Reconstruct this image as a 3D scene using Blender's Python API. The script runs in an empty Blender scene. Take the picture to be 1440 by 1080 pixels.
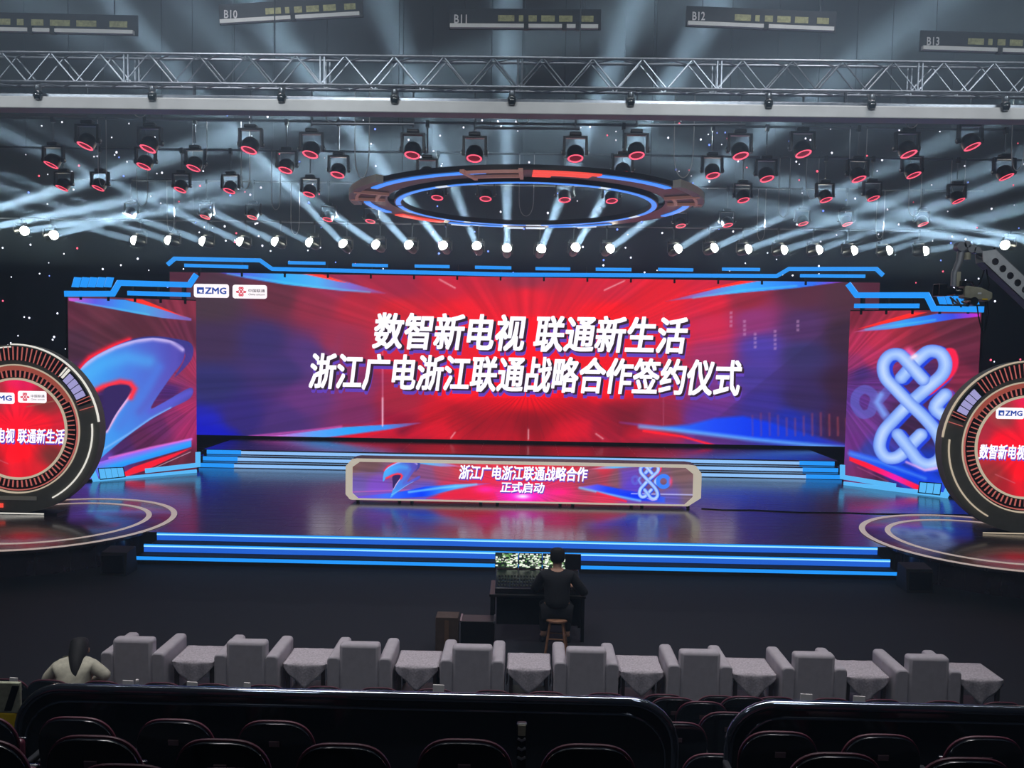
import bpy, bmesh, math, random
import numpy as np
from mathutils import Vector, Matrix

random.seed(7)
rng = np.random.default_rng(7)
S = bpy.context.scene
COL = S.collection
PI = math.pi
R_ = math.radians

# ------------------------------------------------------------------ camera
CAM_POS = np.array([.15, 0., 4.45])
YAW, PITCH, ROLL, FPX = R_(.92), R_(3.15), R_(.94), 1136.
_F = np.array([-math.sin(YAW) * math.cos(PITCH), math.cos(YAW) * math.cos(PITCH), -math.sin(PITCH)])
_R = np.array([math.cos(YAW), math.sin(YAW), 0.])
_U = np.cross(_R, _F)
_R, _U = _R * math.cos(ROLL) + _U * math.sin(ROLL), _U * math.cos(ROLL) - _R * math.sin(ROLL)
cam = bpy.data.cameras.new('camera')
cam.sensor_width = 36
cam.lens = FPX / 1440 * 36
cam.clip_end = 200
cam_ob = bpy.data.objects.new('camera', cam)
COL.objects.link(cam_ob)
cam_ob.matrix_world = Matrix(((_R[0], _U[0], -_F[0], CAM_POS[0]), (_R[1], _U[1], -_F[1], CAM_POS[1]),
                              (_R[2], _U[2], -_F[2], CAM_POS[2]), (0, 0, 0, 1)))
S.camera = cam_ob

# ------------------------------------------------------------------ world, house lights and added lamps, exposure
S.view_settings.view_transform = 'Standard'
S.view_settings.look = 'None'
S.view_settings.exposure = 0
S.view_settings.gamma = 1
S.view_settings.use_curve_mapping = False
S.cycles.max_bounces = 6
S.cycles.volume_bounces = 0
S.cycles.sample_clamp_indirect = 4
W = bpy.data.worlds.new('hall_air')
S.world = W
W.use_nodes = True
W.node_tree.nodes['Background'].inputs[0].default_value = (.35, .5, .8, 1)
W.node_tree.nodes['Background'].inputs[1].default_value = .02


def area(name, loc, target, size, power, color, spread=180):
    l = bpy.data.lights.new(name, 'AREA')
    l.shape = 'RECTANGLE'
    l.size, l.size_y = size
    l.energy = power
    l.color = color
    l.spread = R_(spread)
    o = bpy.data.objects.new(name, l)
    COL.objects.link(o)
    o.location = loc
    o.rotation_euler = (Vector(target) - Vector(loc)).to_track_quat('-Z', 'Y').to_euler()
    return o


# area lamps added out of view to brighten the pale beam and chair backs
for x in (-7.5, -2.5, 2.5, 7.5):
    area('added_fill_light', (x, 5.8, 8.7), (x, 10.0, 7.35), (1.6, .3), 33, (.86, .94, 1), 100)
for x in (-4, 4):
    area('added_fill_light', (x, 1.5, 9.5), (x * .6, 10.0, 1.0), (1.4, .4), 22, (.82, .9, 1), 100)
area('added_glint_strip', (0, 8.2, 11.2), (0, 8.0, 0), (17, .06), 110, (.93, .95, 1), 130)  # unseen strip added for highlights on the rail and seat shells
area('added_glint_strip', (0, 6.6, 9.6), (0, 5.9, 0), (13, .3), 95, (.95, .97, 1), 46)  # second added strip, only to whiten the rail highlight
area('auditorium_downlight', (-4, 10.2, 11.5), (-3, 9.6, 0), (5, .5), 85, (.98, .95, 1), 70)
area('auditorium_downlight', (4, 10.2, 11.5), (3, 9.6, 0), (5, .5), 85, (.98, .95, 1), 70)


# ------------------------------------------------------------------ pixel of the photograph -> point of the hall
def ray(px, py):
    return _F + _R * (px - 720) / FPX - _U * (py - 540) / FPX


def on_z(px, py, z):
    d = ray(px, py)
    return Vector(CAM_POS + d * (z - CAM_POS[2]) / d[2])


def on_y(px, py, y):
    d = ray(px, py)
    return Vector(CAM_POS + d * (y - CAM_POS[1]) / d[1])


class Frame:
    """A vertical plane (local x along it, local z up, local -y its front)."""
    def __init__(s, x, y, z, rz=0):
        s.M = Matrix.Translation((x, y, z)) @ Matrix.Rotation(rz, 4, 'Z')
        s.I = s.M.inverted()

    def px(s, px, py, dy=0):
        o = s.I @ Vector(CAM_POS)
        d = s.I.to_3x3() @ Vector(ray(px, py))
        p = o + d * ((dy - o.y) / d.y)
        return (p.x, p.z)

    def pts(s, L, dy=0):
        return [s.px(a, b, dy) for a, b in L]


# ------------------------------------------------------------------ materials
def lin(h):
    if isinstance(h, str):
        h = h.lstrip('#')
        c = [int(h[i:i + 2], 16) / 255 for i in (0, 2, 4)]
    else:
        c = list(h)
    return tuple(v / 12.92 if v <= .04045 else ((v + .055) / 1.055) ** 2.4 for v in c)


def mat(name, col, rough=.5, metal=0., emit=None, strength=1., var=0., scale=8., bump=0., spec=.5, coat=0., sampled=True):
    m = bpy.data.materials.new(name)
    m.use_nodes = True
    nt = m.node_tree
    b = nt.nodes['Principled BSDF']
    c = lin(col)
    b.inputs['Base Color'].default_value = (*c, 1)
    b.inputs['Roughness'].default_value = rough
    b.inputs['Metallic'].default_value = metal
    b.inputs['Specular IOR Level'].default_value = spec
    b.inputs['Coat Weight'].default_value = coat
    b.inputs['Coat Roughness'].default_value = max(.03, rough * .9)
    if emit:
        b.inputs['Emission Color'].default_value = (*lin(emit), 1)
        b.inputs['Emission Strength'].default_value = strength
    if var or bump:
        tc = nt.nodes.new('ShaderNodeTexCoord')
        n = nt.nodes.new('ShaderNodeTexNoise')
        n.inputs['Scale'].default_value = scale
        n.inputs['Detail'].default_value = 5
        nt.links.new(tc.outputs['Object'], n.inputs['Vector'])
        if var:
            r = nt.nodes.new('ShaderNodeValToRGB')
            r.color_ramp.elements[0].color = (*[v * (1 - var) for v in c], 1)
            r.color_ramp.elements[1].color = (*[min(1, v * (1 + var)) for v in c], 1)
            r.color_ramp.elements[0].position = .3
            r.color_ramp.elements[1].position = .7
            nt.links.new(n.outputs['Fac'], r.inputs[0])
            nt.links.new(r.outputs[0], b.inputs['Base Color'])
        if bump:
            bp = nt.nodes.new('ShaderNodeBump')
            bp.inputs['Strength'].default_value = bump
            bp.inputs['Distance'].default_value = .02
            nt.links.new(n.outputs['Fac'], bp.inputs['Height'])
            nt.links.new(bp.outputs[0], b.inputs['Normal'])
    if not sampled:
        m.cycles.emission_sampling = 'NONE'
    return m


def glow(name, col, strength=1., sampled=False):
    return mat(name, '#101010', .5, emit=col, strength=strength, sampled=sampled)


def plank_mat(name, col, rough):
    m = mat(name, col, rough, var=.12, scale=3, spec=1., coat=.4)
    nt = m.node_tree
    b = nt.nodes['Principled BSDF']
    tc = nt.nodes.new('ShaderNodeTexCoord')
    br = nt.nodes.new('ShaderNodeTexBrick')
    br.inputs['Scale'].default_value = 1
    br.inputs['Brick Width'].default_value = 2.4
    br.inputs['Row Height'].default_value = .3
    br.inputs['Mortar Size'].default_value = .006
    br.inputs['Color1'].default_value = (.2, .2, .2, 1)
    br.inputs['Color2'].default_value = (.3, .3, .3, 1)
    br.inputs['Mortar'].default_value = (.5, .5, .5, 1)
    nt.links.new(tc.outputs['Object'], br.inputs['Vector'])
    ad = nt.nodes.new('ShaderNodeMath')
    ad.operation = 'MULTIPLY_ADD'
    ad.inputs[1].default_value = .45
    ad.inputs[2].default_value = rough - .1
    nt.links.new(br.outputs['Color'], ad.inputs[0])
    nt.links.new(ad.outputs[0], b.inputs['Roughness'])
    return m


def picture_mat(name, strength):
    m = bpy.data.materials.new(name)
    m.use_nodes = True
    nt = m.node_tree
    nt.nodes.clear()
    o = nt.nodes.new('ShaderNodeOutputMaterial')
    e = nt.nodes.new('ShaderNodeEmission')
    a = nt.nodes.new('ShaderNodeAttribute')
    a.attribute_name = 'picture'
    e.inputs[1].default_value = strength
    nt.links.new(a.outputs['Color'], e.inputs[0])
    nt.links.new(e.outputs[0], o.inputs[0])
    m.cycles.emission_sampling = 'NONE'
    return m


M = dict(
    carpet=mat('black_carpet', '#0a111c', .9, var=.2, scale=30),
    wall=mat('black_wall', '#14161c', .9, var=.2, scale=2),
    curtain=mat('navy_star_cloth', '#0e1524', .9, var=.2, scale=3),
    stage=plank_mat('stage_lacquer', '#352e37', .20),
    stage_side=mat('stage_fascia', '#0c0e14', .7, var=.2),
    black=mat('black_metal', '#15171b', .45, .3, var=.2),
    plastic=mat('black_plastic', '#0e1118', .25, var=.15, coat=.3),
    gloss=mat('gloss_black_panel', '#070b14', .16, var=.2, scale=2, coat=.6),
    rail=mat('polished_rail', '#767c88', .07, .95),
    alu=mat('truss_aluminium', '#7e858e', .35, .8, var=.15, scale=20),
    white_beam=mat('pale_painted_steel', '#c6c8c8', .5, var=.08, scale=3),
    lens_off=mat('lens_glass', '#20282c', .08, .1, coat=1),
    crimson=mat('crimson_upholstery', '#4c1a2c', .45, var=.15, scale=40),
    seat_shell=mat('seat_shell', '#0a0e16', .13, var=.2, coat=.5),
    plate=mat('number_plate_enamel', '#6a5258', .45, var=.1),
    cover=mat('white_chair_cover', '#b9b4bb', .85, var=.06, scale=12, bump=.08),
    lace=mat('white_lace_cloth', '#bdb6bd', .9, var=.22, scale=45, bump=.2),
    dark_wood=mat('dark_tea_table_wood', '#3a2c2c', .5, var=.3, scale=6),
    charcoal=mat('charcoal_ring_board', '#7a7a72', .6, var=.08),
    cream=mat('cream_frame', '#d8cfc0', .5, var=.05, emit='#d8cfc0', strength=.0),
    disc_line=mat('cream_glow_line', '#e6d6cc', .6, emit='#d8c8be', strength=.45, sampled=False),  # own glow added to the ring lines, which hold no lamp
    arc_line=glow('white_light_line', '#f4f2ea', .9),
    warm_line=glow('pale_light_line', '#d8c8b0', .75),
    tick=glow('red_tick_light', '#b8605a', .95),
    brick=glow('red_brown_band', '#9c4a3e', .95),
    lilac=glow('lilac_cell', '#a8a4dc', .9),
    blue=glow('blue_light_box', '#1e90f2', 1.15),
    blue_pale=glow('pale_blue_light_box', '#55b4f4', 1.1),
    strip=glow('step_strip_white_blue', '#86ccff', 1.5),
    riser=glow('step_riser_blue', '#1f62d6', 1.0),
    back_strip=glow('back_step_light', '#86b8f0', 1.15),
    ring_blue=glow('halo_blue_light', '#3a86f0', 1.3),
    ring_white=glow('halo_white_light', '#cfe0f4', 1.1),
    ring_red=glow('halo_red_light', '#f0483a', 1.1),
    ring_beige=mat('halo_beige_rim', '#e4e0d0', .6, .1),
    ring_dark=mat('halo_dark_body', '#0f1115', .4, .4),
    mover_ring=glow('red_ring_light', '#ff5a78', 1.5),
    mover_lens=glow('red_lens', '#7c0a22', .7),
    mover_body=mat('moving_head_body', '#0e1014', .35, .2, var=.2, coat=.4),
    lamp=glow('beam_lens', '#fbfff0', 45, sampled=True),
    pipe=mat('grey_pipe', '#6c747c', .4, .7),
    wire=mat('steel_wire', '#4a5058', .5, .6),
    cable=mat('grey_cable', '#b8bcc0', .45),
    sticker=mat('yellowed_sticker', '#8f9068', .7, var=.3, scale=25),
    sign_white=mat('stencil_white', '#c8c8cc', .6),
    fascia=mat('dark_fly_fascia', '#20242c', .7, var=.2),
    text=glow('screen_white', '#f4f2ff', 1.25),
    text_shadow=glow('screen_purple', '#6a44c8', .9),
    text_dark=glow('screen_dark_edge', '#3a2038', .8),
    card=glow('screen_card_white', '#fbf4fb', 1.15),
    logo_blue=glow('screen_logo_blue', '#2048a8', 1.),
    logo_red=glow('screen_logo_red', '#e0304e', 1.),
    logo_grey=glow('screen_logo_grey', '#5a5560', 1.),
    star_w=glow('white_star', '#dfe6ff', 2.4),
    star_b=glow('blue_star', '#6a8aff', 2.4),
    star_r=glow('red_star', '#ff5a78', 2.2),
    skin=mat('skin', '#b98e78', .55),
    hair=mat('black_hair', '#0c0c10', .75, var=.3, scale=60),
    black_cloth=mat('black_cloth', '#10131b', .9, var=.2, scale=30),
    cream_cloth=mat('cream_jacket', '#b9b6a4', .9, var=.15, scale=18, bump=.15),
    wood=mat('stool_wood', '#8a6248', .6, var=.25, scale=14),
    box=mat('brown_carton', '#4a3c36', .8, var=.15),
    paper=mat('white_paper', '#d8d4d2', .8),
    yellow=mat('hazard_yellow', '#d8b400', .6, var=.1),
    olive=mat('olive_canvas', '#8e907c', .9, var=.25, scale=20),
    cam_body=mat('camera_grey', '#8c8a78', .5, .1, var=.15, scale=10),
    boom=mat('boom_grey_paint', '#b4b8bc', .5, .1, var=.1),
    crane=mat('crane_grey', '#7c8086', .45, .4, var=.15),
    pivot=mat('pivot_cap_steel', '#c8d0d0', .3, .6),
    steel=mat('brushed_steel', '#80868c', .3, .9),
)


# ------------------------------------------------------------------ mesh helpers
class MB:
    def __init__(s):
        s.v, s.f = [], []

    def add(s, v, f):
        n = len(s.v)
        s.v += [tuple(p) for p in v]
        s.f += [tuple(i + n for i in q) for q in f]
        return s

    def box(s, x0, x1, y0, y1, z0, z1, T=None):
        v = [Vector(p) for p in ((x0, y0, z0), (x1, y0, z0), (x1, y1, z0), (x0, y1, z0), (x0, y0, z1), (x1, y0, z1), (x1, y1, z1), (x0, y1, z1))]
        if T:
            v = [T @ p for p in v]
        return s.add(v, [(0, 3, 2, 1), (4, 5, 6, 7), (0, 1, 5, 4), (1, 2, 6, 5), (2, 3, 7, 6), (3, 0, 4, 7)])

    def tube(s, pts, r, n=8, closed=False):
        P = [Vector(p) for p in pts]
        k = len(P)
        rs = r if isinstance(r, (list, tuple)) else [r] * k
        T = []
        for i in range(k):
            a = P[i - 1] if (i or closed) else P[i]
            b = P[(i + 1) % k] if (i < k - 1 or closed) else P[i]
            T.append((b - a).normalized())
        up = Vector((0, 0, 1)) if abs(T[0].z) < .9 else Vector((1, 0, 0))
        nrm = (up - T[0] * up.dot(T[0])).normalized()
        v = []
        for i in range(k):
            nrm = (nrm - T[i] * nrm.dot(T[i])).normalized()
            bi = T[i].cross(nrm)
            for j in range(n):
                a = 2 * PI * j / n
                v.append(P[i] + (nrm * math.cos(a) + bi * math.sin(a)) * rs[i])
        f = []
        for i in range(k if closed else k - 1):
            for j in range(n):
                a, b = i * n + j, i * n + (j + 1) % n
                c, d = ((i + 1) % k) * n + (j + 1) % n, ((i + 1) % k) * n + j
                f.append((a, b, c, d))
        if not closed:
            f.append(tuple(range(n - 1, -1, -1)))
            f.append(tuple((k - 1) * n + j for j in range(n)))
        return s.add(v, f)

    def lathe(s, prof, n=24, T=None):
        v, f = [], []
        k = len(prof)
        for r, z in prof:
            for j in range(n):
                a = 2 * PI * j / n
                p = Vector((r * math.cos(a), r * math.sin(a), z))
                v.append(T @ p if T else p)
        for i in range(k - 1):
            for j in range(n):
                f.append((i * n + j, i * n + (j + 1) % n, (i + 1) * n + (j + 1) % n, (i + 1) * n + j))
        if prof[0][0] > 1e-6:
            f.append(tuple(range(n - 1, -1, -1)))
        if prof[-1][0] > 1e-6:
            f.append(tuple((k - 1) * n + j for j in range(n)))
        return s.add(v, f)

    def prism(s, poly, y0, y1, T=None):
        """poly in (x, z), counter-clockwise seen from -y; from y0 (front) to y1."""
        a = sum(poly[i - 1][0] * poly[i][1] - poly[i][0] * poly[i - 1][1] for i in range(len(poly)))
        if a < 0:
            poly = poly[::-1]
        n = len(poly)
        v = [Vector((x, y0, z)) for x, z in poly] + [Vector((x, y1, z)) for x, z in poly]
        if T:
            v = [T @ p for p in v]
        f = [tuple(range(n)), tuple(range(2 * n - 1, n - 1, -1))]
        f += [(i, i + n, (i + 1) % n + n, (i + 1) % n) for i in range(n)]
        return s.add(v, f)

    def hprism(s, poly, z0, z1):
        n = len(poly)
        v = [(x, y, z0) for x, y in poly] + [(x, y, z1) for x, y in poly]
        f = [tuple(range(n - 1, -1, -1)), tuple(range(n, 2 * n))]
        f += [(i, (i + 1) % n, (i + 1) % n + n, i + n) for i in range(n)]
        return s.add(v, f)

    def sector(s, r0, r1, a0, a1, lo, hi, n=None, vertical=False, c=(0, 0)):
        """A piece of a ring between two angles (degrees); flat (lo..hi in z) or upright (lo..hi in y)."""
        n = n or max(3, int(abs(a1 - a0) / 4))
        full = abs(a1 - a0) >= 359.9
        A = [R_(a0 + (a1 - a0) * i / n) for i in range(n + (0 if full else 1))]
        v = []
        for a in A:
            for r, h in ((r0, lo), (r1, lo), (r1, hi), (r0, hi)):
                x, q = c[0] + r * math.cos(a), c[1] + r * math.sin(a)
                v.append((x, h, q) if vertical else (x, q, h))
        f = []
        k = len(A)
        for i in range(k if full else k - 1):
            j = (i + 1) % k
            for e in range(4):
                q = (i * 4 + e, i * 4 + (e + 1) % 4, j * 4 + (e + 1) % 4, j * 4 + e)
                f.append(q[::-1] if not vertical else q)
        if not full:
            f += [(0, 1, 2, 3), tuple((k - 1) * 4 + e for e in (3, 2, 1, 0))]
        return s.add(v, f)

    def build(s, name, m, parent=None, loc=None, smooth=True, bevel=0., sub=0):
        me = bpy.data.meshes.new(name)
        me.from_pydata(s.v, [], s.f)
        bm = bmesh.new()
        bm.from_mesh(me)
        bmesh.ops.recalc_face_normals(bm, faces=bm.faces)
        bm.to_mesh(me)
        bm.free()
        if smooth:
            me.shade_smooth()
            me.set_sharp_from_angle(angle=R_(40))
        me.materials.append(m)
        o = bpy.data.objects.new(name, me)
        COL.objects.link(o)
        if parent:
            o.parent = parent
        if loc:
            o.location = loc
        if bevel:
            b = o.modifiers.new('edge', 'BEVEL')
            b.width = bevel
            b.segments = 3
            b.limit_method = 'ANGLE'
            b.angle_limit = R_(40)
        if sub:
            o.modifiers.new('soft', 'SUBSURF').levels = sub
            o.modifiers['soft'].render_levels = sub
        return o


def thing(name, label, cat, loc=(0, 0, 0), rz=0, group=None):
    o = bpy.data.objects.new(name, None)
    COL.objects.link(o)
    o.empty_display_size = .2
    o.location = loc
    o.rotation_euler = (0, 0, rz)
    return tag(o, label, cat, group)


def tag(o, label, cat, group=None, kind=None):
    o['label'] = label
    o['category'] = cat
    if group:
        o['group'] = group
    if kind:
        o['kind'] = kind
    return o


def structure(o, label, cat):
    return tag(o, label, cat, kind='structure')


def copy_tree(o, parent=None, only=None):
    c = o.copy()
    COL.objects.link(c)
    if parent:
        c.parent = parent
    for ch in list(o.children):
        if only is None or ch in only:
            copy_tree(ch, c)
    return c


ORD = ('first second third fourth fifth sixth seventh eighth ninth tenth eleventh twelfth thirteenth fourteenth fifteenth sixteenth '
       'seventeenth eighteenth nineteenth twentieth twenty-first twenty-second twenty-third twenty-fourth twenty-fifth twenty-sixth '
       'twenty-seventh twenty-eighth twenty-ninth thirtieth').split()


def ribbon(pts, w):
    """Outline of a mitred band of width w along pts (x, z)."""
    P = [Vector(p).to_2d() for p in pts]
    L, Rr = [], []
    for i, p in enumerate(P):
        a = (p - P[i - 1]).normalized() if i else None
        b = (P[i + 1] - p).normalized() if i < len(P) - 1 else None
        if a is None:
            a = b
        if b is None:
            b = a
        na, nb = Vector((-a.y, a.x)), Vector((-b.y, b.x))
        m = (na + nb).normalized()
        k = w / 2 / max(.35, m.dot(na))
        L.append(p + m * k)
        Rr.append(p - m * k)
    return [tuple(p) for p in L] + [tuple(p) for p in reversed(Rr)]


def band(pts, w, y0, y1, mb=None):
    """The same band as quads, safe for bent paths."""
    mb = mb or MB()
    o = ribbon(pts, w)
    n = len(pts)
    for i in range(n - 1):
        mb.prism([o[i], o[i + 1], o[2 * n - 2 - i], o[2 * n - 1 - i]], y0, y1)
    return mb


_tc = {}


def text_mesh(name, body, box, m, parent, y, shear=0., bold=0., depth=.0, y_rot=None, dx=0, dz=0, fit=True):
    """Text filling box = (x0, x1, z0, z1) on the local plane at y, facing -y."""
    key = (body, shear)
    if key not in _tc:
        c = bpy.data.curves.new('lettering', 'FONT')
        c.body = body
        c.shear = shear
        c.resolution_u = 2
        o = bpy.data.objects.new('lettering', c)
        COL.objects.link(o)
        bpy.context.view_layer.update()
        me = bpy.data.meshes.new_from_object(o.evaluated_get(bpy.context.evaluated_depsgraph_get()))
        bpy.data.objects.remove(o)
        co = np.empty(len(me.vertices) * 3)
        me.vertices.foreach_get('co', co)
        _tc[key] = (co.reshape(-1, 3), [tuple(p.vertices) for p in me.polygons])
    co0, f0 = _tc[key]
    co, fs = [], []
    # heavier strokes: the same letters set again a hair to each side
    k = 0
    for ax, az in ([(a, b) for a in (-1, 0, 1) for b in (-1, 0, 1)] if bold else [(0, 0)]):
        q = co0.copy()
        q[:, 0] += ax * bold
        q[:, 1] += az * bold * .8
        q[:, 2] = k * .0004
        fs += [tuple(t + k * len(co0) for t in p) for p in f0]
        co.append(q)
        k += 1
    co = np.concatenate(co)
    lo, hi = co.min(0), co.max(0)
    sx = (box[1] - box[0]) / (hi[0] - lo[0])
    sz = (box[3] - box[2]) / (hi[1] - lo[1])
    v = [(box[0] + dx + (p[0] - lo[0]) * sx, y - p[2], box[2] + dz + (p[1] - lo[1]) * sz) for p in co]
    me = bpy.data.meshes.new(name)
    me.from_pydata(v, [], fs)
    me.materials.append(m)
    o = bpy.data.objects.new(name, me)
    COL.objects.link(o)
    o.parent = parent
    if depth:
        s = o.modifiers.new('thick', 'SOLIDIFY')
        s.thickness = depth
    return o


# ------------------------------------------------------------------ what the LED screens show
def hexrgb(h):
    h = h.lstrip('#')
    return np.array([int(h[i:i + 2], 16) / 255 for i in (0, 2, 4)])


def sd_line(X, Z, pts, closed=False):
    d = np.full(X.shape, 1e9)
    n = len(pts)
    for i in range(n if closed else n - 1):
        (ax, az), (bx, bz) = pts[i], pts[(i + 1) % n]
        ex, ez = bx - ax, bz - az
        t = np.clip(((X - ax) * ex + (Z - az) * ez) / max(1e-12, ex * ex + ez * ez), 0, 1)
        d = np.minimum(d, np.hypot(X - ax - t * ex, Z - az - t * ez))
    return d


def inside(X, Z, pts):
    r = np.zeros(X.shape, bool)
    n = len(pts)
    for i in range(n):
        (ax, az), (bx, bz) = pts[i - 1], pts[i]
        if az == bz:
            continue
        r ^= ((az > Z) != (bz > Z)) & (X < (bx - ax) * (Z - az) / (bz - az) + ax)
    return r


def smooth_path(pts, closed=False, k=6):
    """Catmull-Rom through pts."""
    P = [np.array(p, float) for p in pts]
    n = len(P)
    out = []
    for i in range(n if closed else n - 1):
        p0 = P[i - 1] if (i or closed) else P[0]
        p1, p2 = P[i], P[(i + 1) % n]
        p3 = P[(i + 2) % n] if (closed or i + 2 < n) else P[-1]
        for j in range(k):
            t = j / k
            out.append(tuple(.5 * (2 * p1 + (p2 - p0) * t + (2 * p0 - 5 * p1 + 4 * p2 - p3) * t * t + (3 * p1 - p0 - 3 * p2 + p3) * t ** 3)))
    if not closed:
        out.append(tuple(P[-1]))
    return out


class Picture:
    def __init__(s, X, Z):
        s.X, s.Z = X, Z
        s.C = np.zeros(X.shape + (3,))

    def base(s, samples, p=2.2, sx=1., sz=1.):
        num = np.zeros_like(s.C)
        den = np.zeros(s.X.shape)
        for x, z, h in samples:
            w = 1 / (((s.X - x) / sx) ** 2 + ((s.Z - z) / sz) ** 2 + .02) ** p
            num += w[..., None] * hexrgb(h)
            den += w
        s.C = num / den[..., None]

    def mix(s, a, col):
        a = np.clip(a, 0, 1)[..., None]
        s.C = s.C * (1 - a) + (hexrgb(col) if isinstance(col, str) else col) * a

    def add(s, a, col):
        s.C = s.C + np.clip(a, 0, 2)[..., None] * hexrgb(col)

    def ramp(s, t, cols):
        t = np.clip(t, 0, 1) * (len(cols) - 1)
        c = np.array([hexrgb(h) for h in cols])
        i = np.clip(t.astype(int), 0, len(cols) - 2)
        f = (t - i)[..., None]
        return c[i] * (1 - f) + c[i + 1] * f

    def mask(s, pts, soft):
        d = sd_line(s.X, s.Z, pts, True)
        return np.clip(.5 + np.where(inside(s.X, s.Z, pts), d, -d) / soft, 0, 1)

    def poly(s, pts, cols, a=None, b=None, soft=.03, alpha=1.):
        """Soft polygon; cols is one colour or a list run from point a to point b."""
        m = s.mask(pts, soft) * alpha
        if isinstance(cols, str):
            s.mix(m, cols)
        else:
            e = np.array(b, float) - np.array(a, float)
            t = ((s.X - a[0]) * e[0] + (s.Z - a[1]) * e[1]) / (e @ e)
            s.mix(m, s.ramp(t, cols))

    def line(s, pts, w, col, alpha=1., soft=None):
        d = sd_line(s.X, s.Z, pts)
        s.mix(np.clip(.5 + (w / 2 - d) / (soft or w * .5), 0, 1) * alpha, col)

    def glow(s, pts, w, col, alpha=1.):
        s.mix(np.exp(-(sd_line(s.X, s.Z, pts) / w) ** 2) * alpha, col)

    def rays(s, cx, cz, amt, n=90, asp=1., power=1.):
        ang = np.arctan2((s.Z - cz) * asp, s.X - cx)
        k = rng.random(n + 1)
        k[-1] = k[0]
        t = (ang / (2 * PI) + .5) * n
        i = t.astype(int) % n
        f = t - np.floor(t)
        f = f * f * (3 - 2 * f)
        v = k[i] * (1 - f) + k[(i + 1) % n] * f
        s.C *= (1 + (v - .5) * 2 * amt * np.clip(power, 0, 1))[..., None]


def screen_mesh(name, x0, x1, z0, z1, nx, nz, paint, m, parent, y=0., keep=None):
    xs, zs = np.linspace(x0, x1, nx), np.linspace(z0, z1, nz)
    X, Z = np.meshgrid(xs, zs)
    p = Picture(X, Z)
    paint(p)
    c = np.clip(p.C, 0, 1.2)
    c = np.where(c <= .04045, c / 12.92, ((np.maximum(c, .04045) + .055) / 1.055) ** 2.4)
    v = np.stack([X, np.full(X.shape, y), Z], -1).reshape(-1, 3)
    idx = np.arange(nx * nz).reshape(nz, nx)
    q = np.stack([idx[:-1, :-1], idx[:-1, 1:], idx[1:, 1:], idx[1:, :-1]], -1).reshape(-1, 4)
    if keep is not None:
        K = keep(X, Z).reshape(-1)
        q = q[K[q].all(1)]
    me = bpy.data.meshes.new(name)
    me.vertices.add(len(v))
    me.vertices.foreach_set('co', v.ravel())
    me.loops.add(q.size)
    me.loops.foreach_set('vertex_index', q.ravel().astype(np.int32))
    me.polygons.add(len(q))
    me.polygons.foreach_set('loop_start', np.arange(0, q.size, 4, dtype=np.int32))
    me.update(calc_edges=True)
    at = me.attributes.new('picture', 'FLOAT_COLOR', 'POINT')
    at.data.foreach_set('color', np.concatenate([c.reshape(-1, 3), np.ones((len(v), 1))], 1).ravel().astype(np.float32))
    me.materials.append(m)
    o = bpy.data.objects.new(name, me)
    COL.objects.link(o)
    o.parent = parent
    return o


# ------------------------------------------------------------------ the hall
structure(MB().box(-20, 20, -3, 28.6, -.2, 0).build('floor', M['carpet']), 'black carpeted floor of the studio hall', 'floor')
structure(MB().box(-20, 20, 28.4, 28.6, 0, 13).build('wall_back', M['wall']), 'black back wall behind the star cloth', 'wall')
structure(MB().box(-20.2, -20, -3, 28.6, 0, 13).build('wall_left', M['wall']), 'black side wall beyond the silver blue emblem', 'wall')
structure(MB().box(20, 20.2, -3, 28.6, 0, 13).build('wall_right', M['wall']), 'black side wall on the camera crane side', 'wall')
structure(MB().box(-20, 20, -3, 28.6, 13, 13.2).build('ceiling', M['wall']), 'black studio ceiling above the lighting grid', 'ceiling')

# star cloth
sc = thing('star_curtain', 'dark navy star cloth hung behind the stage, dotted with tiny lights', 'curtain', (0, 27.95, 0))
MB().box(-19.5, 19.5, -.01, .01, .02, 12.95).build('cloth', M['curtain'], sc, smooth=False)
for nm, m, n in (('white_star_lights', 'star_w', 430), ('blue_star_lights', 'star_b', 90), ('red_star_lights', 'star_r', 70)):
    mb = MB()
    for _ in range(n):
        x, z, r = random.uniform(-18.5, 18.5), random.uniform(1.2, 12.3), random.uniform(.02, .042)
        mb.lathe([(0, -r), (r * .8, -r * .5), (r * .8, r * .5), (0, r)], 6, Matrix.Translation((x, -.16, z)))
    o = mb.build(nm, M[m], sc)
    o['kind'] = 'stuff'

# stage
st = MB().box(-14, 14, 15.8, 28.3, 0, .5).build('stage_floor', M['stage'])
structure(st, 'glossy dark stage floor reflecting the screens', 'stage')
st.data.materials.append(M['stage_side'])
for p in st.data.polygons:
    if p.normal.z < .5:
        p.material_index = 1

fs = thing('stage_steps', 'three wide blue glowing steps along the stage front', 'steps', (0, 15.8, 0))
for k, (hw, y, z0, z1) in enumerate(((7.13, 0, .34, .5), (7.27, -.26, .17, .33), (7.4, -.52, 0, .16))):
    MB().box(-hw, hw, y - .26 if k < 2 else y - .02, y, 0, z0 if k < 2 else .005).build('tread', M['stage_side'], fs, smooth=False)
    if k < 2:
        MB().box(-hw, hw, y - .012, y + .002, z0 + .005, z1 - .055).build('riser_panel', M['riser'], fs, smooth=False)
        MB().box(-hw, hw, y - .016, y + .002, z1 - .055, z1 - .028).build('light_strip', M['strip'], fs, smooth=False)
        MB().box(-hw, hw, y - .014, y + .002, z1 - .028, z1 - .005).build('riser_panel', M['blue'], fs, smooth=False)
    else:
        MB().box(-hw, hw, y - .014, y + .002, .085, .15).build('light_strip', M['blue'], fs, smooth=False)

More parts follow.
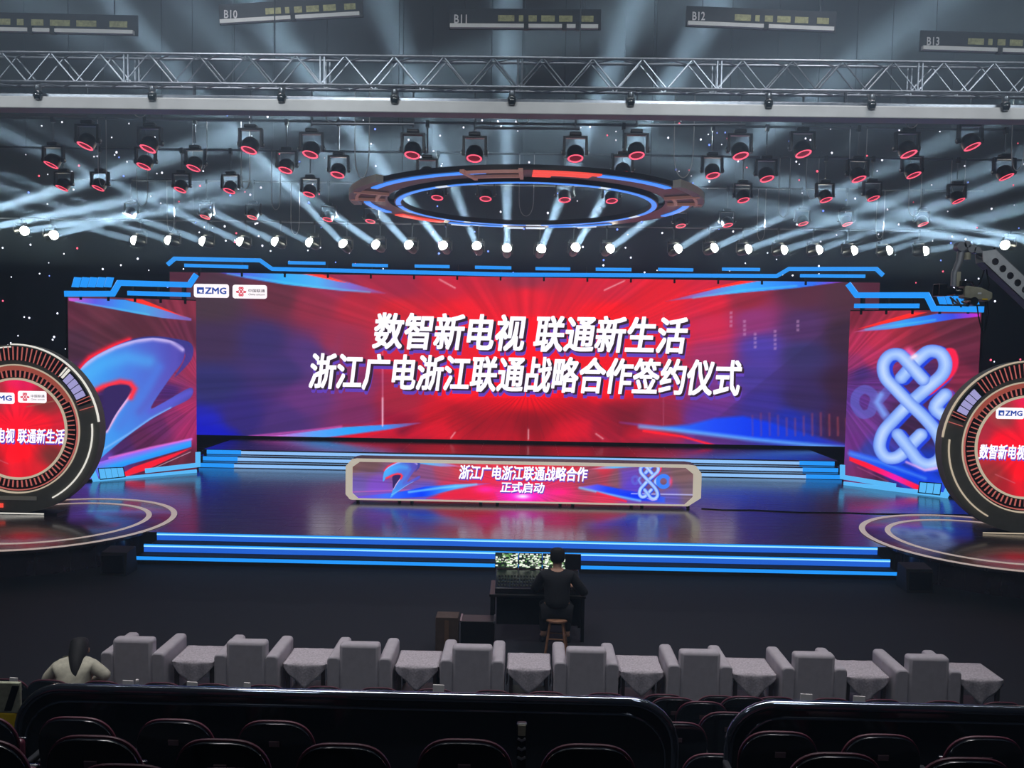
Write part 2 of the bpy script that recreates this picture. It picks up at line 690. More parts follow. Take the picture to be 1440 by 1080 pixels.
bs = thing('upper_stage_steps', 'three pale blue lit steps up to the big screen at the back of the stage', 'steps', (0, 23.7, .5))
for k in range(3):
    y, z0 = .3 * k, .155 * k
    MB().box(-9.6, 9.6, y, .3 * (k + 1) if k < 2 else 3.25, z0 + (.0 if k == 0 else .0), z0 + .155).build('tread', M['stage'], bs, smooth=False)
    MB().box(-8.9, 8.9, y - .012, y + .002, z0 + .02, z0 + .115).build('light_strip', M['back_strip'], bs, smooth=False)
    for s in (-1, 1):
        a, b = sorted((s * 9.5, s * 8.45))
        MB().box(a, b, y - .016, y + .002, z0 + .012, z0 + .135).build('end_strip', M['blue'], bs, smooth=False)

# ------------------------------------------------------------------ main LED wall
MAINF = Frame(0, 27.0, 0)
PIC = picture_mat('led_picture', 1.22)
PIC_SIDE = picture_mat('led_picture_side', 1.15)


def P_(px, py):
    return MAINF.px(px, py)


def paint_main(p):
    sm = [(240, 395, '#4a2434'), (300, 425, '#42303c'), (390, 420, '#5a2838'), (300, 480, '#3c2a4c'), (300, 540, '#2c2a62'), (290, 600, '#1c1eaa'), (340, 585, '#30246e'),
          (370, 480, '#362c62'), (400, 520, '#382c64'), (440, 430, '#84283e'), (430, 500, '#4a3170'), (430, 560, '#5a2c6c'), (400, 590, '#40286a'), (500, 430, '#a62438'), (480, 480, '#8c2a48'),
          (500, 540, '#7a2a5c'), (500, 585, '#74285a'), (470, 400, '#8a2848'), (560, 400, '#982440'), (560, 440, '#c4202e'), (560, 500, '#c01f36'), (560, 560, '#9c2038'), (560, 600, '#88102e'),
          (620, 395, '#b42038'), (640, 450, '#e21a28'), (640, 540, '#ea1222'), (620, 585, '#b81222'), (740, 390, '#8e2a40'), (740, 420, '#d01e30'), (740, 470, '#f2101e'), (740, 560, '#f60e1c'),
          (740, 595, '#b01020'), (860, 400, '#c02036'), (860, 450, '#ea1620'), (860, 540, '#ea1220'), (870, 585, '#98142a'), (930, 420, '#d81c2c'), (940, 470, '#d81c30'), (940, 530, '#b82038'),
          (930, 590, '#84203a'), (1000, 425, '#c81e36'), (1000, 460, '#c02448'), (1000, 500, '#982c5e'), (1010, 550, '#6e3080'), (990, 590, '#5a2c88'), (1050, 420, '#8c2438'), (1060, 450, '#84306c'),
          (1070, 490, '#48389a'), (1060, 530, '#42348a'), (1070, 570, '#3a309a'), (1130, 410, '#52283a'), (1130, 460, '#4a2c5c'), (1130, 500, '#363066'), (1130, 560, '#34265a'), (1110, 595, '#1a30c0'),
          (1190, 410, '#4a2a38'), (1190, 470, '#3a2434'), (1190, 540, '#341c30'), (1190, 590, '#3a1c38'), (1230, 395, '#4a2030')]
    p.base([(*P_(x, y), c) for x, y, c in sm], p=2.0, sx=1., sz=.75)
    cx, cz = P_(742, 520)
    dist = np.hypot((p.X - cx) / 6, (p.Z - cz) / 2)
    p.rays(cx, cz, .055, 150, asp=2.2, power=(dist - .25) * 1.2)
    p.rays(cx, cz, .045, 400, asp=2.5, power=(dist - .3) * 1.2)
    # dark floor fan under the lettering
    for a in np.linspace(-1, 1, 27):
        p.line([P_(742 + a * 60, 560), P_(742 + a * 300, 616)], .03, '#5a1020', .30 * min(1, 1.2 - abs(a)), .04)
    for q in ([(480, 600), (550, 596), (566, 618), (480, 620)], [(560, 618), (585, 600), (625, 592), (640, 617)], [(672, 618), (690, 588), (725, 588), (728, 617)], [(770, 617), (785, 590), (830, 592), (830, 617)], [(875, 618), (880, 598), (910, 594), (960, 618)]):
        p.poly([P_(*t) for t in q], '#e0122a', soft=.25, alpha=.55)
    p.poly([P_(*t) for t in [(640, 575), (660, 617), (760, 617), (820, 570)]], '#2a0c14', soft=.8, alpha=.3)
    p.poly([P_(*t) for t in [(850, 570), (880, 612), (900, 600), (905, 570)]], '#3a1620', soft=.5, alpha=.4)
    # diagonal tone change towards the camera crane side
    p.poly([P_(*t) for t in [(968, 620), (1165, 462), (1240, 440), (1240, 640)]], '#2c1c40', soft=.05, alpha=.22)
    p.poly([P_(*t) for t in [(345, 620), (430, 520), (480, 470), (480, 600)]], '#6a4490', soft=.3, alpha=.12)
    # blue sweep shapes
    p.poly([P_(*t) for t in [(299, 381), (345, 381), (400, 384), (452, 387), (490, 397), (545, 413), (480, 409), (400, 400), (345, 391)]], ['#4a2ab0', '#4a6ae0', '#2fa2ea', '#4aa8ec', '#7a62c4', '#a04070'], P_(299, 382), P_(545, 412), .03)
    p.line([P_(320, 385), P_(440, 403), P_(520, 411)], .05, '#58d0ea', .5, .06)
    p.poly([P_(*t) for t in [(422, 384), (452, 386), (490, 398), (476, 396)]], '#ff3a28', soft=.03)
    p.glow([P_(330, 380), P_(420, 383)], .04, '#d03ac0', .6)
    p.poly([P_(*t) for t in [(935, 424), (1000, 408), (1050, 395), (1140, 395), (1196, 395), (1120, 405), (1040, 412), (985, 418)]], ['#a83a60', '#7a70cc', '#3aa2f0', '#2f8af0', '#2a6ae8', '#c02ac8'], P_(935, 424), P_(1196, 395), .03)
    p.line([P_(975, 419), P_(1045, 408), P_(1120, 402)], .05, '#58d0ea', .5, .06)
    p.poly([P_(*t) for t in [(962, 414), (1042, 395), (1068, 395), (1005, 406)]], '#ff2a22', soft=.03)
    p.poly([P_(*t) for t in [(335, 617), (400, 611), (480, 601), (596, 594), (540, 606), (480, 614), (430, 618), (360, 619)]], ['#6a50c8', '#d060c8', '#5a9af0', '#2a9cf0', '#3a86e8', '#a03060'], P_(335, 617), P_(596, 595), .03)
    p.line([P_(350, 614), P_(420, 607), P_(480, 600)], .06, '#e85ac0', .7, .07)
    p.poly([P_(*t) for t in [(440, 618), (500, 610), (560, 602), (500, 619)]], '#d01028', soft=.06, alpha=.9)
    p.poly([P_(*t) for t in [(872, 594), (930, 600), (970, 597), (1005, 588), (1045, 585), (1085, 594), (1140, 612), (1196, 626), (1196, 632), (1090, 622), (1020, 614), (960, 607)]], ['#8a3aa0', '#2a6ae8', '#1a46ea', '#0a34e0', '#1434c0', '#3a2a9a'], P_(872, 596), P_(1196, 628), .12)
    p.line([P_(900, 600), P_(960, 606), P_(1060, 618), P_(1196, 631)], .12, '#6ab4f8', .75, .12)
    p.line([P_(905, 606), P_(960, 614), P_(1003, 626)], .07, '#ff1c2c', .95, .05)
    p.poly([P_(*t) for t in [(270, 590), (330, 606), (345, 620), (270, 622)]], '#1014b8', soft=.35, alpha=.75)
    # fine ornaments
    p.line([P_(538, 455), P_(538, 600)], .03, '#e8a0c8', .6, .03)
    p.line([P_(538, 560), P_(538, 598)], .05, '#f8d0e8', .7, .05)
    p.line([P_(933, 440), P_(933, 598)], .03, '#b86a90', .35, .03)
    for a, b in (((618, 393), (640, 405)), ((878, 395), (850, 408)), ((640, 608), (634, 616)), ((743, 604), (743, 618)), ((838, 610), (848, 617))):
        p.line([P_(*a), P_(*b)], .04, '#f0c0c8', .7, .04)
    for i in range(13):
        x = 1058 + i * 12
        p.line([P_(x, 585 - 4 * math.sin(i)), P_(x + .5, 612)], .06, '#b04a50', .28 + .02 * i, .06)
    for x, y, n in ((1028, 440, 4), (1122, 452, 3), (1062, 470, 4), (1090, 466, 5), (1047, 452, 4)):
        for k in range(n):
            a = P_(x, y + k * 6)
            p.mix(np.clip(.06 - np.maximum(np.abs(p.X - a[0]), np.abs(p.Z - a[1])), 0, .03) * 30 * .5, '#c8a0c8')


mw = thing('main_led_wall', 'huge LED wall showing the red ceremony title at the back of the stage', 'screen', (0, 27, 0))
MB().box(-11.85, 11.85, .02, .35, 1.02, 6.56).build('cabinet', M['black'], mw, smooth=False)
MB().box(-11.6, 11.6, .06, .34, .965, 1.02).build('plinth', M['black'], mw, smooth=False)
screen_mesh('screen', -11.8, 11.8, 1.06, 6.52, 760, 176, paint_main, PIC, mw)


def title(parent, F, body, quad, y, bold=.026, shear=.16, sh=.05, dark=True, dy=.012):
    """quad: px of the lower-left and upper-right corner of the row of characters."""
    a, b = F.px(*quad[0], y), F.px(*quad[1], y)
    box = (a[0], b[0], a[1], b[1])
    text_mesh('title_shadow', body, box, M['text_shadow'], parent, y + dy, shear, bold + .006, dx=sh * .55, dz=-sh * 1.1)
    if dark:
        text_mesh('title_edge', body, box, M['text_dark'], parent, y + dy / 2, shear, bold + .012, dx=sh * .5, dz=-sh * .35)
    o = text_mesh('title_text', body, box, M['text'], parent, y, shear, bold)
    return o


title(mw, MAINF, '数智新电视 联通新生活', ((523, 491), (968, 446)), -.03, sh=.15)
title(mw, MAINF, '浙江广电 浙江联通战略合作签约仪式'.replace(' ', ''), ((434, 547), (1044, 506)), -.03, sh=.15)


def knot(cx, cz, s):
    """The interlaced knot emblem as centre lines, about 1 wide per s."""
    out = []
    for sx, sz in ((1, 1), (-1, 1), (1, -1), (-1, -1)):
        out.append([(cx + s * a * sx, cz + s * b * sz) for a, b in smooth_path([(-.02, 0), (.22, .28), (.26, .48), (.12, .56), (-.02, .44), (-.14, .30)], k=4)])
    for sx in (1, -1):
        out.append([(cx + s * a * sx, cz + s * b) for a, b in smooth_path([(.30, .14), (.42, .02), (.55, .02), (.62, .0), (.55, -.1), (.42, -.08), (.28, -.16)], k=3)])
    return out


def logo_cards(parent, F, quads, y, which=(0, 1)):
    for k, q in enumerate(quads):
        if q is None:
            continue
        (x0, z1), (x1, z0) = F.px(*q[0], y), F.px(*q[1], y)
        w, h = x1 - x0, z1 - z0
        r = h * .18
        pts = []
        for cx, cz, a0 in ((x1 - r, z1 - r, 0), (x0 + r, z1 - r, 90), (x0 + r, z0 + r, 180), (x1 - r, z0 + r, 270)):
            pts += [(cx + r * math.cos(R_(a0 + t)), cz + r * math.sin(R_(a0 + t))) for t in (0, 30, 60, 90)]
        c = MB().prism(pts, y, y + .004).build('logo_card', M['card'], parent, smooth=False)
        d = y - h * .01 - .002
        if k == 0:
            text_mesh('lettering', 'ZMG', (x0 + w * .32, x0 + w * .93, z0 + h * .27, z0 + h * .75), M['logo_blue'], c, d, 0, .03)
            e = MB()
            ex, es = x0 + w * .09, w * .2
            e.prism([(ex, z0 + h * .28), (ex + es * .55, z0 + h * .28), (ex + es * .4, z0 + h * .42), (ex, z0 + h * .42)], d, d + .001)
            e.prism([(ex, z0 + h * .42), (ex + es * .25, z0 + h * .42), (ex + es * .3, z0 + h * .56), (ex, z0 + h * .56)], d, d + .001)
            e.prism([(ex, z0 + h * .56), (ex + es, z0 + h * .56), (ex + es, z0 + h * .75), (ex, z0 + h * .75)], d, d + .001)
            e.prism([(ex + es * .7, z0 + h * .36), (ex + es, z0 + h * .36), (ex + es, z0 + h * .56), (ex + es * .8, z0 + h * .56)], d, d + .001)
            e.prism([(ex + es * .45, z0 + h * .28), (ex + es, z0 + h * .28), (ex + es, z0 + h * .34), (ex + es * .5, z0 + h * .36)], d, d + .001)
            e.build('emblem', M['logo_blue'], c, smooth=False)
        else:
            text_mesh('lettering', '中国联通', (x0 + w * .46, x0 + w * .94, z0 + h * .46, z0 + h * .70), M['logo_grey'], c, d, 0, .02)
            text_mesh('lettering', 'China unicom', (x0 + w * .46, x0 + w * .94, z0 + h * .24, z0 + h * .38), M['logo_grey'], c, d, .1, .02)
            e = MB()
            for L in knot(x0 + w * .25, z0 + h * .5, h * .56):
                band(L, h * .075, d, d + .001, e)
            e.build('emblem', M['logo_red'], c, smooth=False)


logo_cards(mw, MAINF, [((272.5, 399), (322, 419)), ((327, 400.3), (375.5, 420.3))], -.03)
for pts, w in (([(235, 372), (245, 363.5), (365, 366), (382, 378), (720, 386), (1093, 388), (1110, 378), (1233, 378), (1242.5, 387)], .125), ([(259, 373), (348, 375.3)], .11),
               ([(1126, 387.6), (1217, 388.2)], .11), ([(405, 369.2), (457, 370.2)], .1), ([(495, 372.4), (545, 373.4)], .1), ([(583, 374), (632, 374.8)], .1), ([(668, 375.6), (719, 376.6)], .1), ([(753, 377.6), (802, 378.2)], .1),
               ([(838, 378.4), (888, 379)], .1), ([(926, 378.6), (975, 379.4)], .1), ([(1016, 378.3), (1069, 378.8)], .1)):
    band(MAINF.pts(pts, -.12), w, -.12, -.04).build('light_bar', M['blue'], mw, smooth=False)
mb = MB()
for x in np.linspace(-10.8, 10.8, 16):
    mb.box(x - .03, x + .03, -.05, .1, 6.4, 6.9)
mb.build('bar_frame', M['black'], mw, smooth=False)


# ------------------------------------------------------------------ side LED walls
def wing_geom(s):
    # inner bottom corner and outer bottom corner on the stage
    a, b = Vector((s * 9.23, 22.88)), Vector((s * 11.72, 20.8))
    if s < 0:
        a, b = b, a      # local x runs to the camera's right
    d = (b - a)
    rz = math.atan2(d.y, d.x)
    return a, d.length, rz


def swoosh(p, q, k):
    """The big silver blue figure (q maps drawing units to the screen, k = size of one unit)."""
    T = lambda L: [q(*t) for t in L]
    body = smooth_path([(60, 478), (95, 415), (150, 368), (250, 316), (350, 283), (450, 270), (540, 283), (600, 312), (612, 345), (595, 400), (540, 470), (440, 622), (500, 600), (640, 522), (640, 575), (540, 628), (440, 684), (330, 762), (230, 842), (170, 890),
                        (182, 835), (215, 740), (270, 645), (330, 560), (345, 530), (325, 506), (280, 500), (200, 520), (100, 566), (45, 620)], True, 4)
    arc = smooth_path([(250, 316), (350, 276), (450, 262), (560, 274), (645, 300), (645, 380), (560, 470), (600, 400), (612, 345), (560, 290), (450, 272), (350, 286)], True, 4)
    p.glow(T([(70, 440), (130, 370), (250, 310), (330, 280)]), 16 * k, '#ff2038', .9)
    p.poly(T(arc), '#2b3a9c', soft=5 * k, alpha=.75)
    p.poly(T(body), ['#4aa0f0', '#3f8ee8', '#4a72d8', '#5058c0', '#4a3c9c'], q(60, 520), q(640, 420), 6 * k)
    m = p.mask(T(body), 6 * k)
    sh = lambda pts, w, col, al: p.mix(np.exp(-(sd_line(p.X, p.Z, T(pts)) / (w * k)) ** 2) * al * m, col)
    sh([(90, 420), (160, 368), (260, 318), (360, 286), (450, 274), (540, 288), (600, 330)], 14, '#c8b8f0', .85)
    sh([(100, 470), (200, 400), (320, 370), (430, 390)], 46, '#4ab0f4', .55)
    sh([(560, 330), (560, 400), (470, 520), (380, 640)], 30, '#5a50b8', .5)
    sh([(480, 420), (400, 560), (280, 720)], 30, '#4a78dc', .7)
    sh([(215, 745), (270, 650), (335, 562)], 9, '#f0b0e0', .95)
    sh([(190, 840), (330, 755), (440, 678), (540, 625)], 7, '#78b4f8', .8)
    sh([(440, 640), (520, 605), (640, 545)], 22, '#5a58d0', .7)
    p.glow(T([(100, 566), (200, 516), (285, 492), (335, 500), (358, 528), (338, 572)]), 17 * k, '#ff2c3c', .95)
    p.poly(T(smooth_path([(205, 530), (300, 508), (336, 525), (320, 570), (260, 655), (214, 740), (205, 640)], True, 4)), '#33245c', soft=6 * k)


def paint_wing(s, F, w):
    def f(p):
        if s < 0:
            Q = lambda zx, zy: F.px(90 + zx / 3.6, 400 + zy / 3.6)
            k = abs(Q(100, 0)[0] - Q(0, 0)[0]) / 100
            p.base([(*Q(x, y), c) for x, y, c in [(40, 150, '#5c2a3c'), (200, 140, '#643040'), (400, 190, '#5a2a3a'), (620, 120, '#7c2c40'), (630, 230, '#5e2840'), (40, 300, '#46283a'), (250, 260, '#542a38'), (100, 500, '#40265a'), (260, 600, '#36245c'),
                                                  (560, 470, '#86305e'), (630, 430, '#9c2f56'), (540, 540, '#46246a'), (600, 600, '#a02a5c'), (560, 680, '#80285e'), (630, 740, '#9a2860'), (480, 720, '#5c2458'), (400, 790, '#56224a'), (300, 840, '#44225a'), (200, 900, '#5a3aa0'), (600, 900, '#5e2438'), (480, 960, '#4e1c30')]], 2.2)
            c0 = Q(740, 560)
            p.rays(c0[0], c0[1], .12, 240, 1.4)
            swoosh(p, Q, k)
            p.poly([Q(*t) for t in [(22, 68), (200, 72), (310, 78), (420, 105), (560, 145), (645, 172), (645, 184), (500, 170), (380, 150), (200, 116), (25, 82)]], ['#d05ad0', '#5a5ae0', '#3a8cea', '#4a9ae0', '#6a78d0', '#7a58a8'], Q(22, 72), Q(645, 180), 5 * k)
            p.line([Q(60, 88), Q(250, 120), Q(430, 152)], 8 * k, '#58d0ea', .5, 10 * k)
            p.poly([Q(*t) for t in [(308, 74), (396, 76), (500, 118), (615, 166), (480, 122)]], '#ff3228', soft=5 * k)
            p.poly([Q(*t) for t in [(160, 905), (300, 862), (470, 822), (645, 778), (645, 822), (480, 870), (330, 912), (200, 960), (110, 990)]], ['#c85ae8', '#8a6cf0', '#2f9cf4', '#1f86f0'], Q(360, 828), Q(380, 905), 6 * k)
            p.line([Q(230, 878), Q(440, 826), Q(645, 783)], 12 * k, '#e070e0', .85, 10 * k)
            p.poly([Q(*t) for t in [(280, 965), (350, 925), (480, 880), (645, 828), (560, 872), (420, 938), (300, 978)]], '#ee1c34', soft=6 * k)
            p.line([Q(455, 930), Q(640, 848)], 5 * k, '#b89ab0', .8)
            p.glow([Q(100, 1000), Q(180, 950)], 40 * k, '#6a5ae0', .7)
        else:
            Q = lambda zx, zy: F.px(1180 + zx / 3.483, 390 + zy / 3.483)
            k = abs(Q(100, 0)[0] - Q(0, 0)[0]) / 100
            p.base([(*Q(x, y), c) for x, y, c in [(90, 180, '#7a2438'), (90, 330, '#a82a50'), (180, 300, '#b02a48'), (85, 420, '#8c2c60'), (150, 390, '#a82c58'), (110, 470, '#40286c'), (150, 530, '#5a2c78'), (300, 230, '#a0283c'), (400, 270, '#7a2438'),
                                                  (520, 200, '#64283a'), (650, 260, '#5a2436'), (660, 400, '#5c2038'), (600, 470, '#7a2440'), (640, 330, '#60243a'), (80, 600, '#5a3088'), (100, 720, '#6a3486'), (70, 800, '#6c2f86'), (150, 860, '#3840a8'), (250, 950, '#1c3cc8'), (420, 960, '#1438c4'),
                                                  (120, 950, '#70285e'), (200, 1000, '#4c1c3e'), (420, 500, '#4a2460'), (440, 640, '#4a2250'), (350, 720, '#3a2044')]], 2.2)
            c0 = Q(-60, 520)
            p.rays(c0[0], c0[1], .12, 240, 1.4)
            p.poly([Q(*t) for t in [(75, 268), (200, 232), (330, 205), (480, 178), (640, 176), (690, 178), (690, 192), (560, 205), (400, 232), (240, 255)]], ['#c04a7a', '#6a7ad8', '#3a9af0', '#2a78f0', '#3a4ae0', '#d02ad0'], Q(75, 266), Q(690, 184), 5 * k)
            p.poly([Q(*t) for t in [(95, 252), (220, 212), (360, 172), (430, 172), (330, 200), (200, 232)]], '#ff2a26', soft=5 * k)
            p.line([Q(130, 255), Q(330, 228), Q(470, 208)], 8 * k, '#58d0ea', .5, 10 * k)
            p.poly([Q(*t) for t in [(50, 845), (180, 880), (330, 930), (470, 985), (560, 1020), (560, 1065), (420, 1020), (250, 955), (50, 885)]], ['#3a5ae0', '#1a50ea', '#0a3ae0', '#2a50d0'], Q(50, 860), Q(560, 1040), 14 * k)
            p.line([Q(50, 862), Q(200, 905), Q(420, 985)], 14 * k, '#5a98f4', .6, 16 * k)
            p.poly([Q(*t) for t in [(50, 878), (130, 905), (280, 968), (395, 1020), (395, 1048), (250, 985), (120, 928), (50, 898)]], ['#f01a30', '#ff1840', '#e81ab0', '#ff1a30'], Q(50, 885), Q(395, 1035), 6 * k)
            p.line([Q(90, 930), Q(240, 1000)], 6 * k, '#a04a80', .5)
            draw_knot(p, Q, k)
    return f


def draw_knot(p, Q, k):
    T = lambda L: [Q(*t) for t in L]
    U = {}
    U['a'] = [(410, 500), (372, 458), (330, 410), (292, 378), (245, 385), (216, 430), (226, 490), (270, 540), (345, 618), (420, 690), (480, 765), (508, 840), (490, 895), (440, 918), (390, 900), (350, 850), (315, 805), (288, 770)]
    U['b'] = [(305, 492), (350, 440), (392, 396), (440, 362), (495, 372), (520, 420), (505, 475), (440, 535), (345, 618), (265, 700), (215, 760), (198, 830), (228, 880), (280, 882), (330, 845), (365, 805), (400, 770)]
    S = [smooth_path(U[n], k=4) for n in 'ab']
    ring = smooth_path([(232, 560), (185, 610), (165, 570), (125, 548), (85, 575), (78, 625), (110, 670), (155, 660), (178, 612), (235, 688)], k=4)
    right = smooth_path([(520, 575), (470, 640), (535, 690)], k=4)
    W2 = 30 * k

    def d(L):
        return sd_line(p.X, p.Z, T(L))
    dr = d(ring)
    p.mix(np.clip(.5 + (22 * k - dr) / (6 * k), 0, 1) * .55, '#5b6ad0')
    p.glow(T([(205, 575), (185, 612), (222, 672)]), 16 * k, '#7a9cf0', .9)
    # thickness of the figure: blue below and to one side, red along the top of one lobe
    for L in (S[0], S[1], right):
        for t in np.linspace(1, .2, 5):
            q = [(x + 16 * t, y - 8 * t + 14 * t) for x, y in L]
            p.mix(np.clip(.5 + (W2 - d(q)) / (5 * k), 0, 1), '#1f3fd8')
    for t in np.linspace(1, .3, 4):
        q = [(x + 30 * t, y - 16 * t) for x, y in S[1][18:30]]
        p.mix(np.clip(.5 + (W2 - d(q)) / (8 * k), 0, 1), '#f0204a')
    p.glow(T([(340, 362), (372, 388), (400, 372)]), 20 * k, '#ff5aa0', .8)
    p.glow(T([(540, 560), (550, 590)]), 14 * k, '#ff2a40', .9)
    for L in (right, S[1], S[0]):
        dd = d(L)
        a = np.clip(.5 + (W2 - dd) / (4 * k), 0, 1)
        t = np.clip(dd / W2, 0, 1)
        n = .5 + .5 * np.sin((p.X * 2.1 + p.Z * 1.3) / (60 * k))
        base = p.ramp(t, ['#a6c6f8', '#94b8f6', '#7ea2f0', '#5a7ee2'])
        p.mix(a, base)
        p.mix(a * n * .35 * (1 - t), '#e0e8fc')
    p.glow(T([(360, 392), (372, 385)]), 12 * k, '#ffe0f0', .9)
    p.glow(T([(330, 905), (420, 945), (500, 930)]), 7 * k, '#f0b0f0', .7)


for s in (-1, 1):
    a, w, rz = wing_geom(s)
    F = Frame(a.x, a.y, 0, rz)
    lab = ('angled LED wall showing a silver blue swooping figure' if s < 0 else 'angled LED wall showing a pale blue interlaced knot emblem')
    wg = thing('side_led_wall', lab, 'screen', (a.x, a.y, 0), rz, 'angled side LED walls')
    MB().box(0, w, .02, .3, .5, 5.43).build('cabinet', M['black'], wg, smooth=False)
    screen_mesh('screen', 0, w, .56, 5.4, 250, 370, paint_wing(s, F, w), PIC_SIDE, wg)
    if s < 0:
        bars = [([(91, 413), (159, 413), (168, 397.8), (267, 400.5), (276.5, 386)], .15), ([(180, 412), (268, 414.5)], .12)]
        cells = [[(101 + i * 11.4, 403.5), (105 + i * 11.4, 389.6), (115 + i * 11.4, 390.4), (111 + i * 11.4, 404)] for i in range(5)]
        low = [([(279, 636), (279, 654), (205, 662.5)], .12), ([(277, 664), (136, 678), (129, 660)], .14)]
        lowcells = [[(139 + i * 8.6, 659.5 - i * .4), (147 + i * 8.6, 659.1 - i * .4), (149.5 + i * 8.6, 672.6 - i * .9), (141.5 + i * 8.6, 673.5 - i * .9)] for i in range(4)]
    else:
        bars = [([(1192, 399), (1204, 415), (1303, 415), (1312.5, 434), (1383, 435)], .15), ([(1201, 430), (1292, 430)], .12)]
        cells = [[(1317 + i * 11.4, 416), (1327 + i * 11.4, 416.4), (1331 + i * 11.4, 428), (1321 + i * 11.4, 427.6)] for i in range(5)]
        low = [([(1184, 654), (1184, 671), (1259, 683.5)], .12), ([(1186, 681), (1329, 697), (1336.5, 680)], .14)]
        lowcells = [[(1294 + i * 10, 678.5 + i * .8), (1303 + i * 10, 679.2 + i * .8), (1301 + i * 10, 693 + i * 1.1), (1292 + i * 10, 692 + i * 1.1)] for i in range(3)]
    for q, bw in bars:
        band(F.pts(q, -.1), bw, -.1, -.02).build('light_bar', M['blue'], wg, smooth=False)
    for q in cells:
        MB().prism(F.pts(q, -.1), -.1, -.02).build('light_cell', M['blue'], wg, smooth=False)
    for q, bw in low:
        band(F.pts(q, -.1), bw, -.1, -.02).build('light_bar', M['blue_pale'], wg, smooth=False)
    for q in lowcells:
        z_ = F.pts(q, -.11)
        mx, mz = sum(a for a, b in z_) / 4, sum(b for a, b in z_) / 4
        MB().prism([(mx + (a - mx) * 1.3, mz + (b - mz) * 1.2) for a, b in z_], -.112, -.1).build('cell_backing', M['black'], wg, smooth=False)
        MB().prism(F.pts(q, -.13), -.13, -.05).build('light_cell', M['blue_pale'], wg, smooth=False)
    MB().box(.1, w - .1, -.02, .02, .5, .56).build('bottom_rail', M['black'], wg, smooth=False)
    mb = MB()
    for x in np.linspace(.3, w - .3, 5):
        mb.box(x - .03, x + .03, -.03, .2, 5.3, 5.85)
    mb.build('bar_frame', M['black'], wg, smooth=False)

